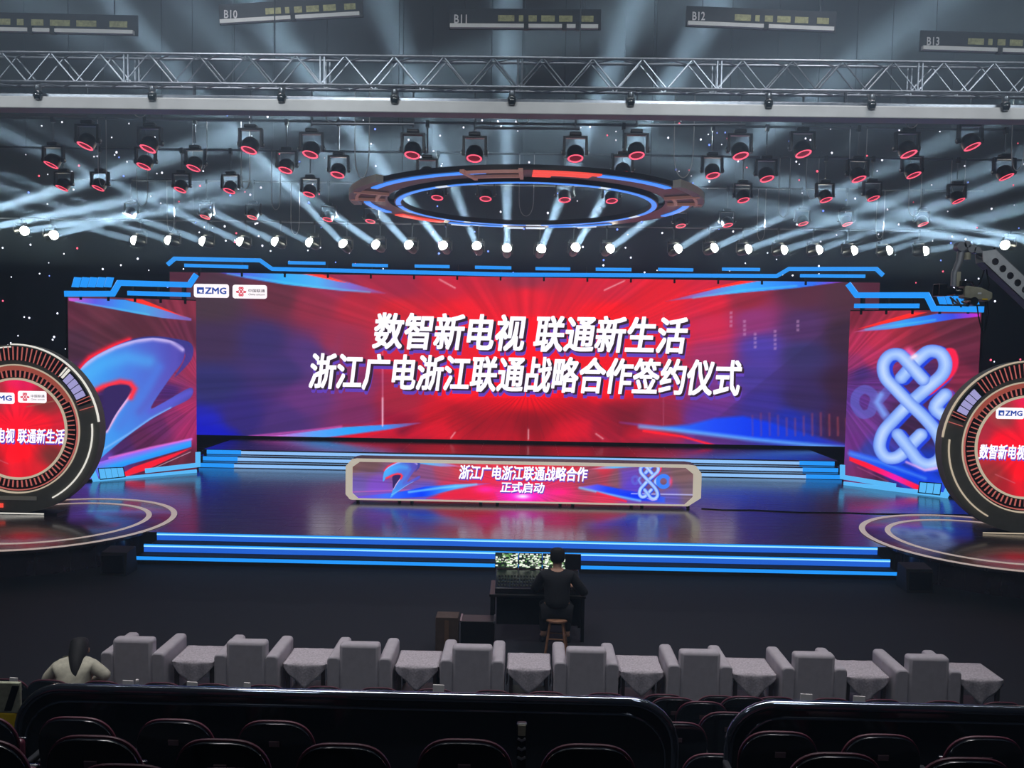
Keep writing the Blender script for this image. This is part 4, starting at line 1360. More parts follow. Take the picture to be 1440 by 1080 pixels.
# fly bars with stencilled numbers
for lab, num, a, b, gaps, tx in (('pale rail with yellow stickers at the hall corner above the swooping figure', None, (-120, 39), (190, 46), (.53, .63), None),
                                 ('tilted pale rail marked B10 above the truss', 'B10', (310, 31), (508, 19.5), (.52,), (314.5, 333, 13.5, 25)),
                                 ('pale rail marked B11 above the middle of the truss', 'B11', (633, 36.5), (843, 38), (.51, .765, .855), (638.5, 656.5, 20, 32)),
                                 ('pale rail marked B12 above the truss', 'B12', (967, 33), (1174, 41.5), (.53,), (974, 992, 16, 27.5)),
                                 ('pale rail marked B13 above the truss at the camera crane side', 'B13', (1297, 67.5), (1500, 74), (.53,), (1304, 1322, 51.5, 63))):
    A, B = on_y(*a, 11), on_y(*b, 11)
    t = thing('fly_bar', lab, 'fly bar', (A.x, 11, A.z), 0, 'numbered fly bars')
    d = B - A
    L = math.hypot(d.x, d.z)
    ang = math.atan2(d.z, d.x)
    T = Matrix.Rotation(-ang, 4, 'Y')
    xs = [0] + [g * L for g in gaps] + [L]
    for i in range(len(xs) - 1):
        MB().box(xs[i] + (.02 if i else 0), xs[i + 1] - .02, -.03, .03, -.025, .025, T).build('rail', M['white_beam'], t, smooth=False)
    for g in gaps:
        MB().box(g * L - .03, g * L + .03, -.04, .02, -.05, .05, T).build('joint_clamp', M['black'], t, smooth=False)
    MB().box(-.02, L + .02, .03, .05, -.03, .24, T).build('fascia_board', M['fascia'], t, smooth=False)
    random.seed(num or 'B')
    for u0, u1 in ((.32, .43), (.46, .49), (.525, .58), (.61, .7), (.73, .82), (.88, .96)):
        MB().box(u0 * L, u1 * L, .022, .031, .075, .155, T).build('sticker', M['sticker'], t, smooth=False)
    if num:
        F = Frame(A.x, 11, A.z)
        q0, q1 = F.px(tx[0], tx[3]), F.px(tx[1], tx[2])
        text_mesh('number_text', num, (q0[0], q1[0], q0[1], q1[1]), M['sign_white'], t, .015, 0, .01, depth=.006)
    for u in (.1, .9):
        p = T @ Vector((u * L, .04, .23))
        MB().tube([p, (p.x, .045, 13 - A.z)], .005, 5).build('suspension_wire', M['wire'], t)

# horizontal pipes and drooping cable loops between the pale beam and the moving lights
for i, (a, b, Y, w) in enumerate((((-40, 161.5), (122, 162.5), 13.2, 'above the swooping figure'), ((206, 166.5), (352, 167.5), 13.2, 'over the two logo cards'), ((438, 174), (582, 175), 13.2, 'before the light ring on the figure side'), ((668, 180), (815, 181), 13.2, 'before the middle of the light ring'),
                                  ((898, 176), (1048, 175.5), 13.2, 'before the light ring on the crane side'), ((1128, 172), (1272, 173), 13.2, 'over the knot emblem'))):
    A, B = on_y(*a, Y), on_y(*b, Y)
    t = thing('short_pipe', 'short grey ceiling pipe ' + w, 'pipe', A, 0, 'short ceiling pipes')
    MB().tube([(0, 0, 0), B - A], .02, 8).build('pipe', M['pipe'], t)
    for u in (.15, .85):
        p = (B - A) * u
        MB().tube([p, (p.x, p.y, 13 - A.z)], .005, 5).build('suspension_wire', M['wire'], t)

loops = [(197, 150, 165, 20, 12.6), (467, 155, 173, 20, 12.6), (735, 157, 176, 20, 12.6), (1001, 160, 170, 26, 12.6), (1282, 160, 180, 20, 12.6), (281, 208, 241, 20, 16), (144, 232, 262, 12, 17.5), (345, 240, 266, 12, 17.5), (200, 258, 290, 16, 19), (388, 276, 295, 12, 21), (240, 303, 326, 10, 22.5), (415, 305, 330, 12, 22.5),
         (509, 200, 250, 20, 15.6), (740, 275, 304, 20, 19.6), (961, 200, 250, 26, 15.6), (1206, 205, 249, 22, 16), (1142, 245, 280, 16, 18.5), (1347, 246, 275, 18, 18.5), (1286, 285, 304, 16, 20.5), (1102, 285, 305, 14, 20.5), (1070, 318, 338, 10, 23.6), (1237, 314, 336, 10, 23.6), (1431, 195, 240, 16, 15.6)]
loops.sort(key=lambda q: -q[0])
BATTEN[10.25] = 7.27
for i, (cx, y0, y1, w, Y) in enumerate(loops):
    Y = 10.25 if Y < 13 else min((b for b in BATTEN if b > 11), key=lambda b: abs(b - Y))
    a, b = on_y(cx - w / 2, y0, Y), on_y(cx + w / 2, y1, Y)
    hw, h = (b.x - a.x) / 2, a.z - b.z
    up = max(.02, BATTEN[Y] - a.z)
    t = thing('hanging_cable', 'pale drooping U-shaped cable loop, %s from the camera crane side' % ORD[i], 'cable', ((a.x + b.x) / 2, Y, a.z), 0, 'drooping ceiling cables')
    P = [(-hw, 0, up), (-hw, 0, 0)] + [(-hw * math.cos(u * PI) * (1 - .12 * math.sin(u * PI)), 0, -h * math.sin(u * PI) ** .55) for u in np.linspace(.06, .94, 15)] + [(hw, 0, 0), (hw, 0, up)]
    MB().tube(P, .009 if Y > 14 else .006, 6).build('cable', M['cable'], t)
    for sx in (-hw, hw):
        MB().lathe([(0, -.02), (.02, -.02), (.02, .03), (0, .03)], 10, Matrix.Translation((sx, 0, up))).build('cable_tie', M['black'], t)

# ------------------------------------------------------------------ camera crane and broadcast camera
JY = 12.0
def J(px, py, y=JY):
    return on_y(px, py, y)
c0 = J(1362, 352)
jb = thing('camera_crane', 'perforated camera crane arm reaching over the stage', 'camera crane', (c0.x, JY, c0.z))
p0, p1 = J(1386, 361) - c0, J(1440, 412) - c0
d = (p1 - p0).normalized()
far = p0 + d * 5.2
# perforated square boom: two side plates with round holes
nrm = Vector((-d.z, 0, d.x))
hw = .125
for y in (-.1, .1):
    P, H = [], []
    Ln = (far - p0).length
    bm = bmesh.new()
    es = []
    def loop(pts):
        vs = [bm.verts.new(q) for q in pts]
        es.extend(bm.edges.new((vs[i], vs[(i + 1) % len(vs)])) for i in range(len(vs)))
    loop([p0 + nrm * hw + Vector((0, y, 0)), far + nrm * hw + Vector((0, y, 0)), far - nrm * hw + Vector((0, y, 0)), p0 - nrm * hw + Vector((0, y, 0)), p0 - nrm * .02 - d * .12 + Vector((0, y, 0))])
    u = .12
    while u < Ln - .1:
        c = p0 + d * u + Vector((0, y, 0))
        loop([c + (d * math.cos(t) + nrm * math.sin(t)) * .052 for t in np.linspace(0, 2 * PI, 13)[:-1]])
        u += .15
    bmesh.ops.triangle_fill(bm, use_beauty=True, edges=es)
    me = bpy.data.meshes.new('t')
    bm.to_mesh(me)
    bm.free()
    o = MB().add([v.co for v in me.vertices], [tuple(q.vertices) for q in me.polygons]).build('boom_side', M['boom'], jb, smooth=False)
    o.modifiers.new('thick', 'SOLIDIFY').thickness = .012
mb = MB()
for q in (1, -1):
    a, b = p0 + nrm * hw * q, far + nrm * hw * q
    mb.add([a + Vector((0, -.1, 0)), a + Vector((0, .1, 0)), b + Vector((0, .1, 0)), b + Vector((0, -.1, 0))], [(0, 1, 2, 3)])
o = mb.build('boom_cover', M['crane'], jb, smooth=False)
o.modifiers.new('thick', 'SOLIDIFY').thickness = .012
MB().tube([p0 + nrm * .17, p0 + nrm * .17 + d * 5], .012, 6).build('boom_cable', M['plastic'], jb)
MB().tube([p0 - d * .05, J(1366, 349) - c0, J(1352, 350) - c0], [.05, .045, .05], 10).build('head_arm', M['crane'], jb)
mb = MB()
for px, py, r in ((1350, 347, .07), (1358, 344, .05), (1364, 350, .06), (1372, 352, .05)):
    q = J(px, py) - c0
    mb.lathe([(0, -.06), (r, -.06), (r, .06), (0, .06)], 14, Matrix.Translation(q) @ Matrix.Rotation(PI / 2, 4, 'X'))
mb.build('pan_motor', M['crane'], jb)
q = J(1360, 360) - c0
MB().lathe([(0, -.06), (.05, -.055), (.05, .05), (0, .055)], 14, Matrix.Translation(q)).build('pivot_drum', M['cam_body'], jb)
MB().tube([J(1352, 352) - c0, J(1349, 368) - c0, J(1342, 385) - c0, J(1341, 402) - c0], [.05, .05, .045, .04], 10).build('hanger_arm', M['crane'], jb)
q = J(1346, 393) - c0
MB().box(q.x - .03, q.x + .03, -.05, .05, q.z - .11, q.z + .11).build('tilt_motor', M['cam_body'], jb, bevel=.01)
for pts in ([(1386, 366), (1388, 385), (1391, 400), (1388, 412)], [(1384, 380), (1379, 396), (1376, 402)], [(1388, 420), (1390, 440), (1386, 462), (1384, 467), (1380, 462), (1376, 445), (1374, 430)], [(1386, 418), (1387, 445), (1384, 468)]):
    P = [J(*t) - c0 for t in pts]
    MB().tube(smooth3 if False else [Vector((*v_, 0)).xzy if False else v_ for v_ in P], .010, 6).build('camera_cable', M['plastic'], jb)
pb = far + Vector((0, 0, 0))
MB().tube([pb, (pb.x, 0, -c0.z + .02)], .09, 12).build('pedestal_post', M['crane'], jb)
MB().lathe([(.5, 0), (.5, .06), (.1, .1)], 24, Matrix.Translation((pb.x, 0, -c0.z))).build('pedestal_base', M['crane'], jb)

b0 = J(1362, 410)
bc = thing('broadcast_camera', 'grey broadcast camera hanging from the crane arm, lens towards the stage middle', 'video camera', (b0.x, JY, b0.z))
body = [J(*t) - b0 for t in [(1352, 402), (1362, 403), (1376, 405), (1391, 412), (1391, 420), (1386, 424), (1352, 419)]]
MB().prism([(q.x, q.z) for q in body], -.09, .09).build('body', M['cam_body'], bc, bevel=.012)
l0, l1 = J(1352, 410) - b0, J(1329, 410) - b0
MB().lathe([(0, 0), (.05, 0), (.055, .08), (.045, .1), (.06, .14), (.065, .24), (.06, .245), (.05, .23), (0, .225)], 20, Matrix.Translation(l0) @ Matrix.Rotation(-PI / 2, 4, 'Y')).build('lens', M['plastic'], bc)
q = J(1322, 408) - b0
hood = MB()
for sx, sz, w_, h_ in ((0, .085, .15, .012), (0, -.085, .15, .012)):
    hood.box(q.x - .06, q.x + .06, -.09, .09, q.z + sz - h_ / 2, q.z + sz + h_ / 2)
for y in (-.09, .09):
    hood.box(q.x - .06, q.x + .06, y - .006, y + .006, q.z - .085, q.z + .085)
hood.build('matte_box', M['plastic'], bc, bevel=.004)
MB().tube([J(1352, 402) - b0, J(1357, 396.5) - b0, J(1367, 397) - b0, J(1372, 405) - b0], .014, 8).build('handle', M['plastic'], bc)
q = J(1350, 400) - b0
MB().box(q.x - .035, q.x + .035, -.12, -.02, q.z - .03, q.z + .05).build('viewfinder', M['plastic'], bc, bevel=.008)
q = J(1372, 413) - b0
MB().box(q.x - .02, q.x + .03, -.096, -.088, q.z - .012, q.z + .012).build('side_label', M['sign_white'], bc, smooth=False)
q = J(1380, 421) - b0
MB().box(q.x - .04, q.x + .04, -.098, -.088, q.z - .012, q.z + .008).build('yellow_tag', M['yellow'], bc, smooth=False)
MB().lathe([(0, -.1), (.06, -.1), (.06, .1), (0, .1)], 18, Matrix.Translation(J(1365, 424) - b0) @ Matrix.Rotation(PI / 2, 4, 'X')).build('shoulder_pad', M['plastic'], bc)
mb = MB()
for a, b in (((1336, 418), (1348, 428)), ((1340, 428), (1362, 430)), ((1362, 430), (1352, 424)), ((1338, 420), (1341, 428)), ((1345, 420), (1352, 432))):
    mb.tube([J(*a) - b0, J(*b) - b0], .014, 6)
mb.build('cradle', M['steel'], bc)

# ------------------------------------------------------------------ white armchairs, tea tables and cloths
def rounded_block(x0, x1, y0, y1, z0, z1):
    return MB().box(x0, x1, y0, y1, z0, z1)


def make_armchair():
    t = thing('armchair', '', 'armchair')
    rounded_block(-.235, .235, 0, .15, .1, .87).build('backrest', M['cover'], t, bevel=.04)
    for s in (-1, 1):
        a, b = sorted((s * .225, s * .375))
        mb = MB()
        prof = [(a, .06), (b, .06), (b, .65)] + [(b - .045 + .045 * math.cos(u), .67 + .045 * math.sin(u)) for u in np.linspace(0, PI / 2, 5)] + [(a + .045 - .045 * math.cos(u), .67 + .045 * math.sin(u)) for u in np.linspace(PI / 2, 0, 5)] + [(a, .65)]
        mb.prism(prof, .0, .66)
        mb.build('armrest', M['cover'], t, bevel=.02)
    rounded_block(-.235, .235, .1, .64, .1, .42).build('seat', M['cover'], t, bevel=.04)
    rounded_block(-.22, .22, .14, .62, .40, .47).build('seat_cushion', M['cover'], t, bevel=.03)
    for x, y in ((-.3, .06), (.3, .06), (-.3, .58), (.3, .58)):
        MB().lathe([(.025, 0), (.03, .08)], 10, Matrix.Translation((x, y, 0))).build('foot', M['dark_wood'], t)
    return t


def make_table():
    t = thing('tea_table', '', 'table')
    MB().box(-.235, .235, 0, .46, .54, .575).build('table_top', M['dark_wood'], t, bevel=.006)
    MB().box(-.22, .22, .015, .445, .16, .19).build('shelf', M['dark_wood'], t, bevel=.004)
    for x, y in ((-.21, .03), (.21, .03), (-.21, .43), (.21, .43)):
        MB().box(x - .02, x + .02, y - .02, y + .02, 0, .54).build('leg', M['dark_wood'], t, smooth=False)
    return t


def make_cloth(seed):
    rr = random.Random(seed)
    N = 24
    hx, hy = .25, .235
    v = []
    f = []
    # top sheet, then a straight hem and a pointed flap on every side
    for j in range(N + 1):
        for i in range(N + 1):
            x, y = -hx + 2 * hx * i / N, -hy + 2 * hy * j / N
            v.append((x, y, .582 + .003 * math.sin(x * 31 + seed) * math.sin(y * 27 + 2 * seed)))
    f += [(j * (N + 1) + i, j * (N + 1) + i + 1, (j + 1) * (N + 1) + i + 1, (j + 1) * (N + 1) + i) for j in range(N) for i in range(N)]
    for side in range(4):
        w = hx if side % 2 == 0 else hy
        off = hy if side % 2 == 0 else hx
        base = len(v)
        m, n = 24, 8
        for j in range(n + 1):
            for i in range(m + 1):
                u = -1 + 2 * i / m
                ln = .05 + .26 * max(0, 1 - abs(u)) ** .9
                dz = ln * j / n
                bulge = .012 + .010 * math.sin(u * 9 + side + seed) * j / n
                x, y = u * w, -off - bulge * (1 if j else 0)
                if j == 0:
                    y = -off
                for _ in range(side):
                    x, y = -y, x
                v.append((x, y, .582 - dz))
        f += [(base + j * (m + 1) + i, base + (j + 1) * (m + 1) + i, base + (j + 1) * (m + 1) + i + 1, base + j * (m + 1) + i + 1) for j in range(n) for i in range(m)]
    mb = MB()
    mb.add(v, f)
    return mb


chair0, table0 = make_armchair(), make_table()
cx_ = [-4.4, -3.06, -1.73, -.41, .92, 2.24, 3.56, 4.87]
cy_ = 9.2
for i, x in enumerate(cx_):
    t = chair0 if i == 0 else copy_tree(chair0)
    t.location = (x, cy_, 0)
    lab = 'white covered armchair seen from behind, %s from the seated woman in cream' % ORD[i]
    tag(t, lab, 'armchair', 'white guest armchairs')
tx_ = [-3.73, -2.40, -1.07, .255, 1.58, 2.90, 4.215, 5.54]
for i, x in enumerate(tx_):
    t = table0 if i == 0 else copy_tree(table0)
    t.location = (x, cy_ + .13, 0)
    tag(t, 'small dark tea table under a lace cloth, %s from the seated woman in cream' % ORD[i], 'table', 'tea tables between the armchairs')
    o = make_cloth(i + 1).build('tablecloth', M['lace'])
    o.location = (x, cy_ + .13 + .23, 0)
    o.modifiers.new('thick', 'SOLIDIFY').thickness = .003
    tag(o, 'white lace cloth with pointed corners, on the %s tea table from the seated woman' % ORD[i], 'tablecloth', 'lace tablecloths')

# ------------------------------------------------------------------ auditorium tiers, seats, balustrades
for i, (y0, y1, z) in enumerate(((6.85, 7.75, .3), (5.6, 6.85, .55), (4.5, 5.6, 1.21), (3.62, 4.5, 1.56), (2.6, 3.62, 1.79))):
    o = MB().box(-9, 9, y0, y1, 0, z).build('floor_tier', M['carpet'], smooth=False)
    structure(o, ('low carpeted seating tier, %s up from the hall floor' % ORD[i]), 'tier')


def seat_outline(w, z0, ztop, zsh, n=24):
    P = [(-w * .93, z0)]
    for i in range(n + 1):
        u = -1 + 2 * i / n
        x = w * math.sin(u * PI / 2)
        z = zsh - .10 + (ztop - zsh + .10) * (max(0, 1 - abs(x / w) ** 3.2)) ** .62
        P.append((x, z))
    P.append((w * .93, z0))
    return P


def seat_panel(w, z0, ztop, zsh, y, wrap, T, n=22, m=9):
    """A curved upright sheet with an arched top, wrapping forward at the sides."""
    mb = MB()
    v, f = [], []
    for i in range(n + 1):
        u = math.sin((-1 + 2 * i / n) * PI / 2)
        x = w * u
        top = zsh - .12 + (ztop - zsh + .12) * max(0, 1 - abs(u) ** 3.4) ** .6
        for j in range(m + 1):
            t = j / m
            z = z0 + (top - z0) * t
            v.append(T @ Vector((x * (.93 + .07 * min(1, t * 1.6)), y + wrap * u * u, z)))
    f = [(i * (m + 1) + j, (i + 1) * (m + 1) + j, (i + 1) * (m + 1) + j + 1, i * (m + 1) + j + 1) for i in range(n) for j in range(m)]
    return mb.add(v, f)


def make_seat():
    t = thing('auditorium_seat', '', 'seat')
    tilt = Matrix.Translation((0, -.16, .42)) @ Matrix.Rotation(R_(9), 4, 'X') @ Matrix.Translation((0, .16, -.42))
    for nm, m, w, dz, y, th in (('back_cushion', 'crimson', .246, 0, -.168, .014), ('back_shell', 'seat_shell', .239, -.007, -.186, .02)):
        o = seat_panel(w, .38, .86 + dz, .80 + dz, y, .012, tilt).build(nm, M[m], t)
        md = o.modifiers.new('thick', 'SOLIDIFY')
        md.thickness = th
        md.offset = 0
        b = o.modifiers.new('edge', 'BEVEL')
        b.width = .007
        b.segments = 3
        b.limit_method = 'ANGLE'
    MB().box(-.032, .032, -.203, -.195, .70, .735, tilt).build('number_plate', M['plate'], t, smooth=False)
    # seat pad tipped up against the back
    MB().box(-.19, .19, -.09, -.03, .40, .62).build('seat_cushion', M['crimson'], t, bevel=.03)
    MB().box(-.18, .18, -.03, .0, .41, .61).build('seat_pan', M['seat_shell'], t, bevel=.012)
    for s in (-1, 1):
        MB().box(s * .268 - .02, s * .268 + .02, -.16, .02, .50, .53).build('armrest', M['black_cloth'], t, bevel=.01)
        MB().box(s * .268 - .015, s * .268 + .015, -.1, .02, 0, .5).build('side_frame', M['black_cloth'], t, bevel=.006)
    return t


seat0 = make_seat()
_seat_first = [True]


def put_seat(px, py, ztop, label, group, rz=0.):
    q = on_z(px, py, ztop)
    t = seat0 if _seat_first[0] else copy_tree(seat0)
    _seat_first[0] = False
    t.location = (q.x, q.y + .21, ztop - .86)
    t.rotation_euler = (0, 0, rz)
    tag(t, label, 'seat', group)
    return t


frow = [(8, 953), (70, 953), (145, 954), (228, 957), (300, 959), (376, 957.5), (457, 960), (536, 957.5), (612, 963), (693, 964), (768, 967), (850, 969), (931, 968), (1010, 975), (1090, 976), (1165, 976), (1238, 979), (1322, 980), (1403, 981)]
ys = []
for i, (px, py) in enumerate(frow):
    t = put_seat(px, py, .86, 'dark seat directly behind the white armchairs, %s from the camera crane side' % ORD[len(frow) - 1 - i], 'seats behind the armchairs')
    t.location.y = 8.34
for i, (px, py, z, w) in enumerate(((948, 978, 1.16, 'nearest the white armchairs, beside the long balustrade end'), (1047, 976.5, 1.16, 'nearest the white armchairs, beside the short balustrade end'), (988, 983.5, 1.16, 'in the middle of the gap, behind two others'))):
    put_seat(px, py, z, 'dark seat in the gap between balustrades, ' + w, 'seats in the gap between the balustrades')
for i, (px, py, z, w) in enumerate(((1024, 998, 1.41, 'partly hidden by the short balustrade'), (953, 1012, 1.41, 'partly hidden by the long balustrade'), (1006, 1056, 1.41, 'lowest in view'))):
    put_seat(px, py, z, 'dark seat in the gap between balustrades, ' + w, 'seats in the gap between the balustrades')
arow = [(-30, 1002), (108, 1004), (247, 1007), (388, 1009)]
for i, (px, py) in enumerate(arow):
    put_seat(px, py, 2.07, 'crimson-edged seat right behind the long balustrade, %s from the hazard strip' % ORD[i], 'seats behind the long balustrade')
arow2 = [(1385, 1031), (1240, 1028), (1096, 1024)]
for i, (px, py) in enumerate(arow2):
    put_seat(px, py, 2.07, 'crimson-edged seat behind the short balustrade, %s from its outer end' % ORD[i], 'seats behind the short balustrade')
brow = [(-28, 1034), (132, 1029), (313, 1034), (483, 1040), (654, 1034), (828, 1041), (1176, 1053), (1360, 1060)]
for i, (px, py) in enumerate(brow):
    t = put_seat(px, py, 2.42, 'crimson-edged seat two rows behind the balustrades, %s from the hazard strip' % ORD[i], 'seats in the second row from the balustrades')
for i, (px, py) in enumerate(((180, 1068), (328, 1074))):
    put_seat(px, py, 2.65, 'crimson-edged seat cut off by the lower picture edge, %s from the hazard strip' % ORD[i], 'seats in the last visible row')


def balustrade(label, pts, ends):
    """A dark panel with rounded upper corners and a polished rail along its edge."""
    F = Frame(0, 5.4, 0)
    (x0, x1, zt) = pts
    t = thing('balustrade', label, 'balustrade', (0, 5.4, 0), 0, 'black balustrades')
    zb = 1.0
    r = .30
    P = [(x0, zb)]
    if ends[0]:
        P += [(x0 + r - r * math.cos(u), zt - r + r * math.sin(u)) for u in np.linspace(0, PI / 2, 9)]
    else:
        P += [(x0, zt)]
    if ends[1]:
        P += [(x1 - r * 1.05 + r * 1.05 * math.sin(u), zt - r + r * math.cos(u)) for u in np.linspace(0, PI / 2, 9)]
    else:
        P += [(x1, zt)]
    P += [(x1, zb)]
    MB().prism(P, -.02, .03).build('panel', M['gloss'], t, smooth=False)
    rail = [(x, 0, z) for x, z in P]
    MB().tube(rail, .034, 16).build('rail', M['rail'], t)
    ins = [(x + (.06 if x < (x0 + x1) / 2 else -.06), -.028, z - .075) for x, z in P[1:-1]]
    ins = [(ins[0][0], -.028, zb)] + ins + [(ins[-1][0], -.028, zb)]
    MB().tube(ins, .009, 8).build('inner_trim', M['rail'], t)
    for u in np.linspace(.06, .94, 5):
        x = x0 + (x1 - x0) * u
        MB().box(x - .02, x + .02, .03, .07, .55, zt - .08).build('post', M['black'], t, smooth=False)
    return t


balustrade('long black glossy balustrade with rounded ends before the crimson-edged seats', (-3.31, 1.21, 1.995), (True, True))
balustrade('short black glossy balustrade on the camera crane side of the gap', (1.585, 6.2, 1.995), (True, False))

# hazard strip at the end of the long balustrade
hs = thing('hazard_strip', 'olive and yellow hazard strip hanging at the balustrade end', 'hazard strip', (-3.42, 5.5, .95))
MB().box(-.35, .05, 0, .03, .81, 1.03).build('canvas', M['olive'], hs, bevel=.008)
MB().box(-.35, .02, 0, .03, .50, .81).build('yellow_part', M['yellow'], hs, bevel=.008)
MB().box(-.33, -.02, .03, .06, -.45, 1.0).build('post', M['black'], hs, smooth=False)
mb = MB()
for k in range(2):
    mb.prism([(-.2 + k * .14, .83), (-.15 + k * .14, .83), (-.09 + k * .14, 1.01), (-.14 + k * .14, 1.01)], -.004, .001)
mb.build('black_stripe', M['black'], hs, smooth=False)

# short stanchion on the aisle
q = on_y(734, 1016, 4.6)
sn = thing('aisle_stanchion', 'short dark post with three bright rings between two seats', 'post', (q.x, 4.6, 1.21))
h = q.z - 1.21
MB().box(-.03, .03, -.02, .02, 0, h).build('post', M['plastic'], sn, bevel=.01)
MB().box(-.022, .022, -.024, -.018, h - .07, h - .005).build('grey_cap', M['cam_body'], sn, bevel=.004)
for k in range(3):
    MB().tube([(-.022, -.024, h - .085 - .055 * k), (0, -.034, h - .092 - .055 * k), (.022, -.024, h - .085 - .055 * k)], .008, 8).build('ring', M['steel'], sn)

# small white papers on the seat tops
for i, (px, py, w, txt) in enumerate(((182, 959, 16, 'behind the seated woman'), (272, 961, 16, 'below the first tea table'), (349, 962, 10, 'below the second armchair'), (617, 965, 17, 'below the fourth armchair'), (1132, 978, 18, 'at the near end of the short balustrade'), (1206, 981, 18, 'below the last but one tea table'), (22, 955, 12, 'behind the first seat beside the hazard strip'))):
    q = on_y(px, py, 8.09)
    o = MB()
    ww = w / 2 * 8.09 / FPX
    o.prism([(-ww, -.15), (ww, -.155), (ww * .96, .028), (-ww * .9, .032)], 0, .012)
    o.box(-ww * .8, ww * .8, .012, .11, -.155, -.145)
    o = o.build('paper_card', M['paper'], smooth=False)
    o.location = (q.x, 8.05, q.z)
    tag(o, 'small white paper card between dark seat tops, ' + txt, 'paper', 'paper cards on the seats')
q = on_y(193, 957, 8.12)
wbt = thing('water_bottle', 'small clear water bottle on the seat row behind the seated woman', 'bottle', (q.x, 8.12, q.z - .2))
MB().lathe([(.028, 0), (.032, .02), (.032, .13), (.014, .17), (.012, .19)], 14).build('bottle_body', mat('clear_plastic', '#8a949c', .15, coat=.6), wbt)
MB().lathe([(.015, .185), (.016, .21), (0, .213)], 12).build('cap', M['paper'], wbt)


# ------------------------------------------------------------------ people
def skin_body(name, J, E, m, parent=None, root=0, sub=2):
    me = bpy.data.meshes.new(name)
    keys = list(J)
    me.from_pydata([J[k][0] for k in keys], [(keys.index(a), keys.index(b)) for a, b in E], [])
    me.materials.append(m)
    o = bpy.data.objects.new(name, me)
    COL.objects.link(o)
    o.parent = parent
    sk = o.modifiers.new('skin', 'SKIN')
    sk.use_smooth_shade = True
    if not me.skin_vertices:
        me.skin_vertices.new()
    for i, k in enumerate(keys):
        r = J[k][1]
        me.skin_vertices[0].data[i].radius = r if isinstance(r, tuple) else (r, r)
        me.skin_vertices[0].data[i].use_root = (i == root)
    s = o.modifiers.new('soft', 'SUBSURF')
    s.levels = s.render_levels = sub
    return o


def chain(*ks):
    return [(ks[i], ks[i + 1]) for i in range(len(ks) - 1)]


def hand(J, E, side, wrist, d, up):
    """Palm and five fingers from the wrist along d (fingers curl against up)."""
    w, d, up = Vector(wrist), Vector(d).normalized(), Vector(up).normalized()
    sdir = d.cross(up) * side
    J['palm' + str(side)] = (w + d * .06, (.022, .04))
    E.append(('wrist' + str(side), 'palm' + str(side)))
    for i, (o, l) in enumerate(((.032, .07), (.011, .08), (-.011, .075), (-.031, .06))):
        b = w + d * .095 + sdir * o
        n1, n2 = 'f%d_%d' % (i, side), 'g%d_%d' % (i, side)
        J[n1] = (b + d * l * .5 - up * .01, .009)
        J[n2] = (b + d * l * .85 - up * .035, .008)
        E += [('palm' + str(side), n1), (n1, n2)]
    J['t1_%d' % side] = (w + d * .05 + sdir * .055 - up * .01, .010)
    J['t2_%d' % side] = (w + d * .085 + sdir * .065 - up * .02, .009)
    E += [('palm' + str(side), 't1_%d' % side), ('t1_%d' % side, 't2_%d' % side)]


